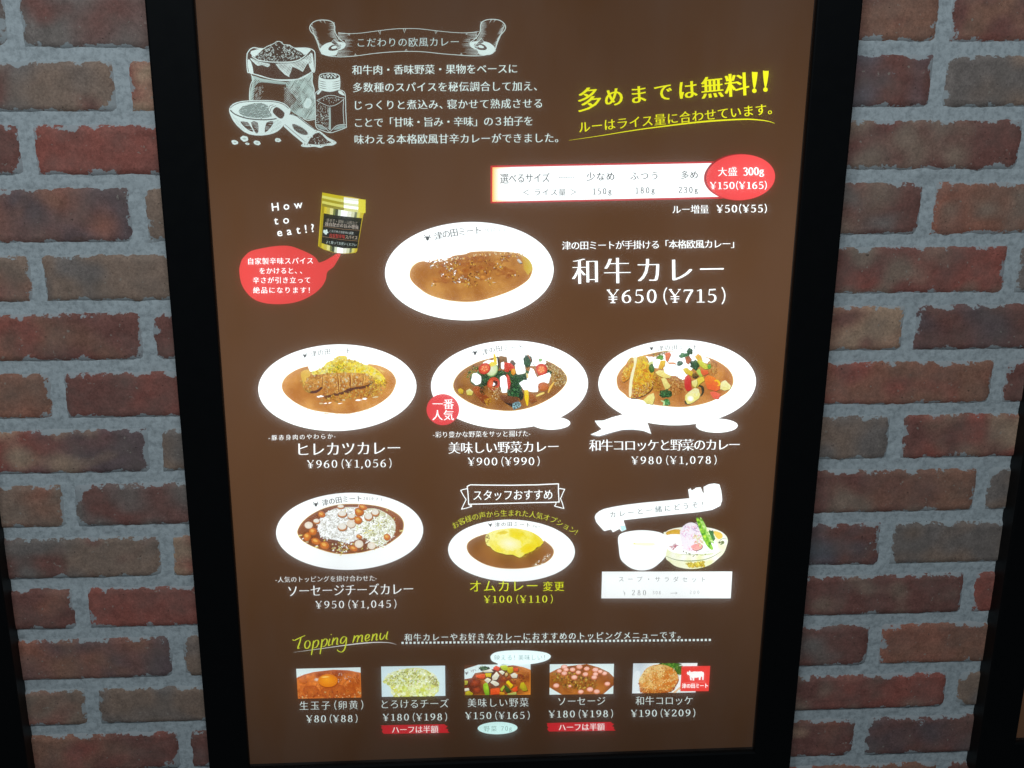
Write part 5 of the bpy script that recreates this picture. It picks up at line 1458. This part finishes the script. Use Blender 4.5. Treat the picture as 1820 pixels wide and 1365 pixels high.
hatch([(340, 620), (440, 600), (440, 700), (430, 765), (340, 765)], -45, 16, 4, ILW, lmax=50, prob=.8)
pr.ell(960, 800, 40, 60, 20, (190, 215, 212), ILW, n=18, wob=.2)
# cuff
CF = [(255, 230), (290, 180), (340, 160), (440, 172), (860, 165), (960, 168), (1025, 195), (1040, 250), (1035, 430), (1000, 440), (930, 490), (840, 525), (600, 530), (450, 500), (290, 450), (262, 440), (252, 330)]
pr.poly(CF, BG_, 2)
rib(CF + [CF[0]], 11)
rib([(285, 200), (275, 300), (292, 440)], 4, DK)
rib([(1012, 200), (1018, 300), (1010, 430)], 4, DK)
pr.poly([(262, 300), (300, 320), (330, 460), (275, 440)], ILW, 2); pr.poly([(975, 240), (1010, 230), (1030, 420), (1000, 430), (960, 330)], ILW, 2)
pr.poly([(580, 340), (760, 330), (900, 290), (1000, 220), (1000, 330), (950, 350), (900, 440), (830, 400), (780, 380), (740, 500), (690, 470), (620, 400)], ILW, 1)
hatch([(580, 340), (760, 330), (900, 290), (1000, 220), (1000, 330), (900, 440), (780, 380), (740, 500), (620, 400)], -62, 15, 7, BG_, lmax=120)
pr.poly([(290, 280), (420, 320), (520, 350), (490, 385), (430, 360), (380, 370), (330, 330)], ILW, 2)
hatch([(290, 280), (420, 320), (520, 350), (490, 385), (380, 370)], -55, 12, 4, BG_, lmax=50)
pr.poly([(300, 200), (440, 172), (400, 230), (350, 262), (310, 250)], ILW, 2); pr.poly([(820, 168), (970, 175), (985, 200), (900, 250), (850, 200)], ILW, 2)
# heap of spice
HP = [(340, 268), (380, 230), (440, 175), (500, 140), (560, 115), (600, 90), (640, 92), (680, 125), (740, 130), (800, 165), (860, 200), (910, 240), (880, 275), (760, 310), (600, 318), (440, 305)]
pr.poly(HP, (70, 52, 40), 2)
rib(HP[:11], 7)
for _ in range(260):
    p = in_poly(HP)
    if abs(p[0] - 620) < 55 and p[1] < 235 and rnd(0, 1) < .85: continue
    a = rnd(0, 6.3)
    pr.ribbon([p, (p[0] + 9 * math.cos(a), p[1] + 9 * math.sin(a)), (p[0] + 17 * math.cos(a + 1), p[1] + 17 * math.sin(a + 1))], rnd(3, 6), ILW, sub=2, taper=(.4, .4))
rib([(310, 258), (380, 300), (500, 322), (640, 328), (800, 318), (900, 275), (970, 205)], 10)
rib([(310, 272), (380, 314), (500, 336), (640, 341), (800, 331), (905, 287), (980, 215)], 5, DK)
rib([(290, 455), (400, 480), (520, 518), (640, 540), (800, 535), (900, 495), (1005, 440)], 8)
rib([(300, 470), (325, 520), (300, 580), (285, 660), (283, 765)], 9)
rib([(1010, 450), (1005, 540), (1030, 640), (1028, 700), (1045, 820), (1045, 985)], 9)
rib([(1045, 985), (960, 1000), (900, 975)], 8)
# jar with shaker lid
JB = [(1040, 690), (1085, 650), (1140, 640), (1280, 640), (1350, 655), (1388, 700), (1395, 880), (1402, 1060), (1390, 1085), (1300, 1120), (1215, 1142), (1120, 1115), (1052, 1070), (1045, 900)]
pr.poly(JB, BG_, 2)
rib(JB + [JB[0]], 8)
pr.poly([(1085, 490), (1120, 460), (1210, 450), (1300, 465), (1328, 500), (1330, 625), (1300, 650), (1210, 672), (1110, 650), (1080, 620)], ILW, 2)
pr.ell(1205, 492, 112, 34, 1, (70, 56, 46), n=30)
for i in range(19):
    a, r = i * 2.4, math.sqrt(i / 19)
    pr.ell(1205 + 96 * r * math.cos(a), 490 + 26 * r * math.sin(a), 10, 6, 0, ILW, n=10)
for y in (540, 565, 590, 615):
    pr.ribbon([(1085, y), (1130, y + 14), (1170, y + 18)], 7, DK, sub=4, taper=(.3, .2)); pr.ribbon([(1240, y + 18), (1290, y + 12), (1328, y)], 7, DK, sub=4, taper=(.2, .3))
rib([(1060, 770), (1110, 745), (1180, 715), (1250, 712), (1330, 735), (1378, 745), (1300, 810), (1212, 836), (1130, 808), (1060, 770)], 5)
crumbs(pr, [(1060, 770), (1180, 715), (1370, 745), (1212, 836)], 60, [ILW, (110, 90, 76)], (3, 8))
def jarf(x, y): return True
for _ in range(210):
    p = in_poly([(1055, 790), (1130, 820), (1200, 850), (1205, 1100), (1120, 1080), (1058, 1040)])
    pr.ell(p[0], p[1], rnd(2, 6), rnd(2, 7), 0, random.choice([ILW, (120, 110, 100), (150, 165, 160)]), n=6, wob=.3)
pr.ribbon([(1208, 850), (1212, 980), (1212, 1110)], 22, (170, 190, 186), sub=3)
rib([(1372, 760), (1365, 880), (1375, 1040)], 6)
rib([(1055, 1050), (1120, 1060), (1210, 1135)], 6); rib([(1212, 1135), (1290, 1060), (1395, 1045)], 6)
pr.poly([(1250, 1110), (1310, 1062), (1385, 1055), (1380, 1085)], (150, 170, 166), 2); pr.poly([(1062, 1060), (1110, 1062), (1170, 1110), (1100, 1095)], (150, 170, 166), 2)
pr.poly([(1310, 655), (1350, 665), (1385, 715), (1320, 690)], ILW, 2); pr.poly([(1060, 690), (1090, 655), (1120, 650), (1080, 700)], ILW, 2)
# bowl
BO = [(48, 870), (90, 810), (200, 775), (400, 765), (560, 770), (680, 800), (750, 860), (755, 905), (700, 1020), (640, 1100), (560, 1150), (420, 1175), (280, 1160), (180, 1100), (100, 1010), (60, 930)]
pr.poly(BO, ILW, 2)
rib([(60, 860), (110, 820), (200, 790), (400, 778), (560, 784), (670, 812), (735, 862)], 7, DK)
rib([(62, 880), (120, 930), (250, 975), (420, 992), (560, 985), (660, 960)], 13, DK)
pr.poly([(180, 1010), (260, 1018), (290, 1060), (330, 1130), (270, 1110), (210, 1060)], BG_, 2)
pr.poly([(300, 1020), (380, 1025), (385, 1135), (350, 1140)], BG_, 2); pr.poly([(480, 1025), (560, 1012), (530, 1080), (460, 1140)], BG_, 2)
hatch([(180, 1010), (560, 1012), (500, 1140), (300, 1150)], 4, 14, 4, ILW, lmax=90, prob=.7)
hatch([(80, 930), (180, 1010), (250, 1130), (150, 1080)], 60, 12, 3, (120, 140, 138), lmax=60); hatch([(560, 1020), (680, 960), (640, 1090), (520, 1150)], -60, 12, 3, (120, 140, 138), lmax=60)
GRN = [(160, 900), (190, 850), (280, 815), (400, 800), (480, 820), (520, 880), (540, 950), (440, 972), (300, 965), (200, 940)]
pr.poly(GRN, (130, 145, 140), 2)
for _ in range(120):
    p = in_poly(GRN)
    a = rnd(0, 6.3)
    pr.ell(p[0], p[1], rnd(9, 15), rnd(7, 11), rnd(0, 180), ILW, (150, 170, 166), n=10)
    pr.ribbon([(p[0] - 9, p[1] + 4), (p[0], p[1] + rnd(-8, 8)), (p[0] + 9, p[1] + 4)], 8, (62, 50, 42), sub=2, taper=(.4, .4))
# scoop
pr.poly([(500, 850), (530, 815), (600, 815), (660, 880), (720, 925), (680, 1020), (600, 980), (530, 920)], ILW, 2)
pr.poly([(555, 880), (590, 845), (630, 860), (690, 915), (665, 975), (620, 970), (560, 915)], BG_, 2)
rib([(505, 870), (520, 830), (560, 820)], 6, DK); rib([(520, 900), (540, 850), (590, 830)], 6, DK)
SC = [(680, 1020), (720, 940), (780, 925), (860, 960), (960, 1040), (1055, 1110), (1050, 1160), (960, 1190), (940, 1270), (900, 1260), (790, 1170), (680, 1070)]
pr.poly(SC, ILW, 1)
rib([(760, 930), (830, 952), (940, 1035), (1045, 1108)], 8, DK)
rib([(690, 1045), (790, 1130), (925, 1245)], 5, DK)
pr.poly([(780, 1040), (850, 1060), (930, 1110), (960, 1160), (900, 1165), (830, 1130), (790, 1090)], BG_, 2)
hatch([(780, 1030), (870, 1050), (960, 1120), (960, 1170), (860, 1160), (790, 1100)], 70, 14, 4, (150, 170, 166), lmax=40)
# spilled heap
SP = [(880, 1290), (930, 1240), (980, 1180), (1020, 1130), (1080, 1120), (1130, 1150), (1190, 1200), (1260, 1235), (1285, 1260), (1240, 1285), (1160, 1290), (1100, 1312), (1040, 1300), (960, 1305), (900, 1300)]
pr.poly(SP, ILW, 1)
pr.poly([(950, 1270), (990, 1200), (1040, 1150), (1080, 1140), (1130, 1175), (1180, 1225), (1230, 1255), (1150, 1272), (1060, 1280)], BG_, 1)
for _ in range(150):
    p = in_poly(SP)
    pr.ell(p[0], p[1], rnd(3, 8), rnd(2, 6), rnd(0, 90), random.choice([ILW, (66, 46, 34), (130, 120, 110)]), n=6, wob=.4)
rib(SP + [SP[0]], 6)
for x, y, rx, ry in ((116, 1252, 40, 26), (226, 1210, 46, 34), (372, 1258, 42, 26), (260, 1268, 24, 13), (612, 1226, 38, 24)):
    pr.ell(x, y, rx, ry, 12, ILW, n=12, wob=.12); pr.ell(x + 2, y, rx * .6, ry * .55, 12, (176, 200, 196), ILW, n=10, wob=.2)
    pr.ribbon([(x - rx * .5, y - 3), (x, y + 4), (x + rx * .4, y - 4)], 5, (90, 90, 84), sub=3, taper=(.3, .3))
pr.build("spice_drawing", "white engraved drawing of a spice sack, bowl, scoop and shaker jar")

# ------------------------------------------------------------------ brick wall
wall = bpy.data.objects.new("brick_wall", None)
COL.objects.link(wall)
wall["label"] = "old red and grey brick wall with pale lime mortar behind the light boxes"
wall["category"] = "wall"
LY = [97, 210, 322, 441, 544, 649, 750, 847, 941, 1031, 1120, 1209, 1289]
RY = [85, 201.5, 313, 428, 533, 633, 729, 826, 921, 1014, 1103, 1192, 1270, 1353]
def left_edge(y): return 260 + .085 * y
def right_edge(y): return 1539 - .0974 * y
ZS = []
for i in range(13):
    zl = W(left_edge(LY[i]) - 20, LY[i]).z; zr = W(right_edge(RY[i]) + 20, RY[i]).z
    ZS.append((zl, zr))
ZS.append((None, W(right_edge(1353) + 20, 1353).z))
pitch = (ZS[0][0] - ZS[12][0]) / 12
ZS[13] = (ZS[12][0] - pitch, ZS[13][1])
ZS = [(a, b) for a, b in ZS]
top_rows = 4
ZL = [ZS[0][0] + pitch * k for k in range(top_rows, 0, -1)] + [z[0] for z in ZS] + [ZS[-1][0] - pitch * k for k in range(1, 11)]
ZRr = [ZS[0][1] + pitch * k for k in range(top_rows, 0, -1)] + [z[1] for z in ZS] + [ZS[-1][1] - pitch * k for k in range(1, 11)]
GREY = (98, 86, 80); OLIVE = (114, 90, 75); REDB = (126, 64, 52); DRED = (100, 60, 52); BRN = (118, 78, 60); PUR = (84, 66, 66); TAN = (142, 110, 86); ORG = (128, 76, 58); BLUE = (70, 72, 80)
# (joint px, left brick tones, right brick tones); tones = (left end, right end, patch)
LROW = {0: (26, (BRN, GREY, ORG), (GREY, DRED, DRED)), 1: (218, (GREY, OLIVE, DRED), (TAN, REDB, REDB)), 2: (49, (DRED, DRED, REDB), (REDB, DRED, REDB)), 3: (246, (ORG, PUR, BRN), (OLIVE, GREY, OLIVE)),
        4: (67, (REDB, OLIVE, BRN), (OLIVE, OLIVE, GREY)), 5: (264, (BRN, DRED, REDB), (DRED, PUR, DRED)), 6: (104, (ORG, BRN, OLIVE), (DRED, REDB, DRED)), 7: (277, (REDB, PUR, TAN), (GREY, GREY, OLIVE)),
        8: (125, (BRN, OLIVE, ORG), (GREY, DRED, DRED)), 9: (296, (GREY, OLIVE, DRED), (TAN, REDB, REDB)), 10: (144, (DRED, DRED, ORG), (REDB, DRED, REDB)), 11: (316, (ORG, PUR, BRN), (OLIVE, OLIVE, GREY)),
        12: (163, (REDB, OLIVE, BRN), (OLIVE, OLIVE, GREY)), 13: (330, (BRN, DRED, REDB), (DRED, PUR, DRED))}
RROW = {0: (None, (DRED, BRN, REDB), None), 1: (1665, (BLUE, DRED, PUR), (GREY, GREY, OLIVE)), 2: (1822, (DRED, DRED, OLIVE), (REDB, REDB, REDB)), 3: (1646, (OLIVE, DRED, GREY), (ORG, BRN, OLIVE)),
        4: (1797, (DRED, REDB, OLIVE), (GREY, OLIVE, GREY)), 5: (1615, (ORG, TAN, DRED), (PUR, DRED, DRED)), 6: (1772, (ORG, BRN, REDB), (DRED, DRED, DRED)), 7: (1591, (OLIVE, GREY, OLIVE), (DRED, TAN, REDB)),
        8: (1742, (DRED, BRN, OLIVE), (GREY, GREY, OLIVE)), 9: (1573.5, (BLUE, DRED, PUR), (GREY, GREY, OLIVE)), 10: (1719, (DRED, DRED, OLIVE), (REDB, REDB, REDB)), 11: (1553, (OLIVE, DRED, GREY), (ORG, BRN, ORG)),
        12: (1689, (DRED, REDB, OLIVE), (OLIVE, OLIVE, GREY)), 13: (1528, (ORG, DRED, TAN), (PUR, DRED, DRED)), 14: (1671, (ORG, BRN, REDB), (DRED, DRED, DRED))}
TH, JN = 0.0050, 0.0132
BL = None
def brick(x0, x1, z0, z1, tones, seed, ox=None):
    nx = max(6, int((x1 - x0) / 0.0065)); nz_ = 12
    vs, cs = [], []
    wd, ht = x1 - x0, z1 - z0
    rc = 0.008 + 0.018 * abs(noise.noise(Vector((seed * 3.1, 1, 1))))
    ta, tb, tp = (lin(t) for t in tones)
    pc = 0.3 + 0.5 * noise.noise(Vector((seed, 5, 5)))
    for j in range(nz_ + 1):
        for i in range(nx + 1):
            u, v = i / nx, j / nz_
            # denser rows near the edges
            u2 = .5 - .5 * math.cos(math.pi * u) if nx < 10 else u
            v2 = v
            x, z = x0 + wd * u2, z0 + ht * v2
            e = noise.noise(Vector((x * 38, z * 38, seed))) * .0022 + noise.noise(Vector((x * 80, z * 80, seed))) * .0012 + noise.noise(Vector((x * 220, z * 220, seed))) * .0007
            ex, ez = wd / 2 - abs(x - (x0 + x1) / 2), ht / 2 - abs(z - (z0 + z1) / 2)
            if ex < rc and ez < rc:
                d = rc - math.hypot(rc - ex, rc - ez)
            else:
                d = min(ex, ez)
            d += e
            k = min(1, max(0, d / 0.0042)); k = k * k * (3 - 2 * k)
            hgt = -0.001 + (TH + .0016 * noise.noise(Vector((seed, 2, 2)))) * k + .0006 * noise.noise(Vector((x * 90, z * 90, 3))) + .0004 * noise.noise(Vector((x * 300, z * 300, 8)))
            vs.append((x, -hgt, z))
            n1 = .5 + 1.1 * noise.noise(Vector((x * 22, z * 26, seed))) + (u - .5) * 1.2
            n1 = min(1, max(0, n1))
            n2 = 1.8 * noise.noise(Vector((x * 30 + 9, z * 34, seed + 4))) - abs(u - pc) * 1.3 + .35
            n2 = min(1, max(0, n2))
            c = [ta[q] * (1 - n1) + tb[q] * n1 for q in range(3)]
            c = [(c[q] * (1 - n2) + tp[q] * n2) * BGAIN for q in range(3)]
            gm = sum(c) / 3; c = [gm * .16 + v * .84 for v in c]
            cs += [*c, min(1, max(0, d / 0.011))]
    fs = [(j * (nx + 1) + i, j * (nx + 1) + i + 1, (j + 1) * (nx + 1) + i + 1, (j + 1) * (nx + 1) + i) for j in range(nz_) for i in range(nx)]
    me = bpy.data.meshes.new("brick")
    me.from_pydata(vs, [], fs)
    at = me.attributes.new("clay", 'FLOAT_COLOR', 'POINT'); at.data.foreach_set("color", cs)
    me.polygons.foreach_set("use_smooth", [True] * len(fs))
    me.update()
    link_obj("brick", me, wall, None, [BRICK])
BGAIN = 2.1
sd = 0
def row(zt, zb, xj, tl, tr, lo_, hi_, lowx, highx):
    """bricks of one course of a visible strip: one joint at xj; bricks run on beyond it"""
    global sd
    h = JN / 2
    BLEN = 0.2335
    jn = [xj]
    while jn[-1] < highx: jn.append(jn[-1] + BLEN)
    while jn[0] > lowx: jn.insert(0, jn[0] - BLEN)
    k = jn.index(xj)
    for i in range(len(jn) - 1):
        sd += 1.37
        if i == k - 1: t = tl
        elif i == k: t = tr
        else: t = random.choice([(DRED, BRN, REDB), (GREY, OLIVE, BRN), (BRN, DRED, OLIVE), (ORG, REDB, BRN)])
        a, b = jn[i] + h, jn[i + 1] - h
        brick(a + rnd(-.001, .001), b + rnd(-.001, .001), zb + h * .92, zt - h * .92, t, sd)
for side, Zs, rows in (("L", ZL, LROW), ("R", ZRr, RROW)):
    for i in range(len(Zs) - 1):
        zt, zb = Zs[i], Zs[i + 1]
        r = i - (top_rows - 1)          # row r lies between boundary r-1 and r
        rr = r
        while rr < 0: rr += 8
        maxr = 13 if side == "L" else 14
        while rr > maxr: rr -= 8
        j, tl, tr = rows[rr]
        if tr is None: tr = (DRED, REDB, BRN)
        ys = LY if side == "L" else RY
        if 0 <= r <= maxr and j is not None:
            yt = ys[r - 1] if r >= 1 else 0
            yb = ys[r] if r < len(ys) else ys[-1] + 60
            xj = W(j, (yt + yb) / 2).x
        else:
            base = {"L": (W(218, 150).x, W(49, 265).x), "R": (W(1665, 140).x, W(1646, 370).x + .1)}[side]
            xj = base[r % 2]
        if side == "L":
            clear = zt < zB - RW or zb > zT + RW          # courses that run on under and over the boxes
            row(zt, zb, xj, tl, tr, 0, 0, nb_left_outer - (0.6 if clear else 0.03), 0.0 if clear else xLo + 0.02)
        else:
            clear = zt < zB - RW or zb > zT + RW
            row(zt, zb, xj, tl, tr, 0, 0, 0.14 if clear else xRo - 0.02, nb_right_outer + (0.6 if clear else 0.03))

def mortar_sheet(x0, x1, z0, z1, Zs):
    st = 0.0032
    nx, nzz = int((x1 - x0) / st), int((z1 - z0) / st)
    vs = []
    for j in range(nzz + 1):
        for i in range(nx + 1):
            x, z = x0 + (x1 - x0) * i / nx, z0 + (z1 - z0) * j / nzz
            p = Vector((x, z, 0))
            hh = 0.0004 + .0014 * noise.noise(p * 45) + .0010 * noise.noise(p * 140 + Vector((3, 3, 3))) + .0006 * noise.noise(p * 330)
            sm = noise.noise(p * 21 + Vector((7, 1, 4)))
            if sm > .45: hh += (sm - .45) * .005
            vs.append((x, -hh, z))
    fs = [(j * (nx + 1) + i, j * (nx + 1) + i + 1, (j + 1) * (nx + 1) + i + 1, (j + 1) * (nx + 1) + i) for j in range(nzz) for i in range(nx)]
    me = bpy.data.meshes.new("mortar")
    me.from_pydata(vs, [], fs)
    me.polygons.foreach_set("use_smooth", [True] * len(fs))
    link_obj("mortar", me, wall, None, [MORTAR])
for Zs_ in (ZL,):
    mortar_sheet(nb_left_outer - 0.6, nb_right_outer + 0.6, ZL[-1], zB - 0.02, ZL)
    mortar_sheet(nb_left_outer - 0.6, nb_right_outer + 0.6, zT + 0.02, ZL[0], ZL)
ZL = [z for z in ZL if zB - 0.02 <= z <= zT + 0.02]; ZRr = ZL
ZL = [zT + 0.02] + ZL + [zB - 0.02]; ZRr = ZL
mortar_sheet(nb_left_outer - 0.05, xLo + 0.03, ZL[-1], ZL[0], ZL)
mortar_sheet(xRo - 0.03, nb_right_outer + 0.05, ZRr[-1], ZRr[0], ZRr)
quad("wall_backing", xLo - 1.6, xRo + 1.6, ZL[-1] - .8, ZL[0] + .4, 0.006, wall, MORTAR)
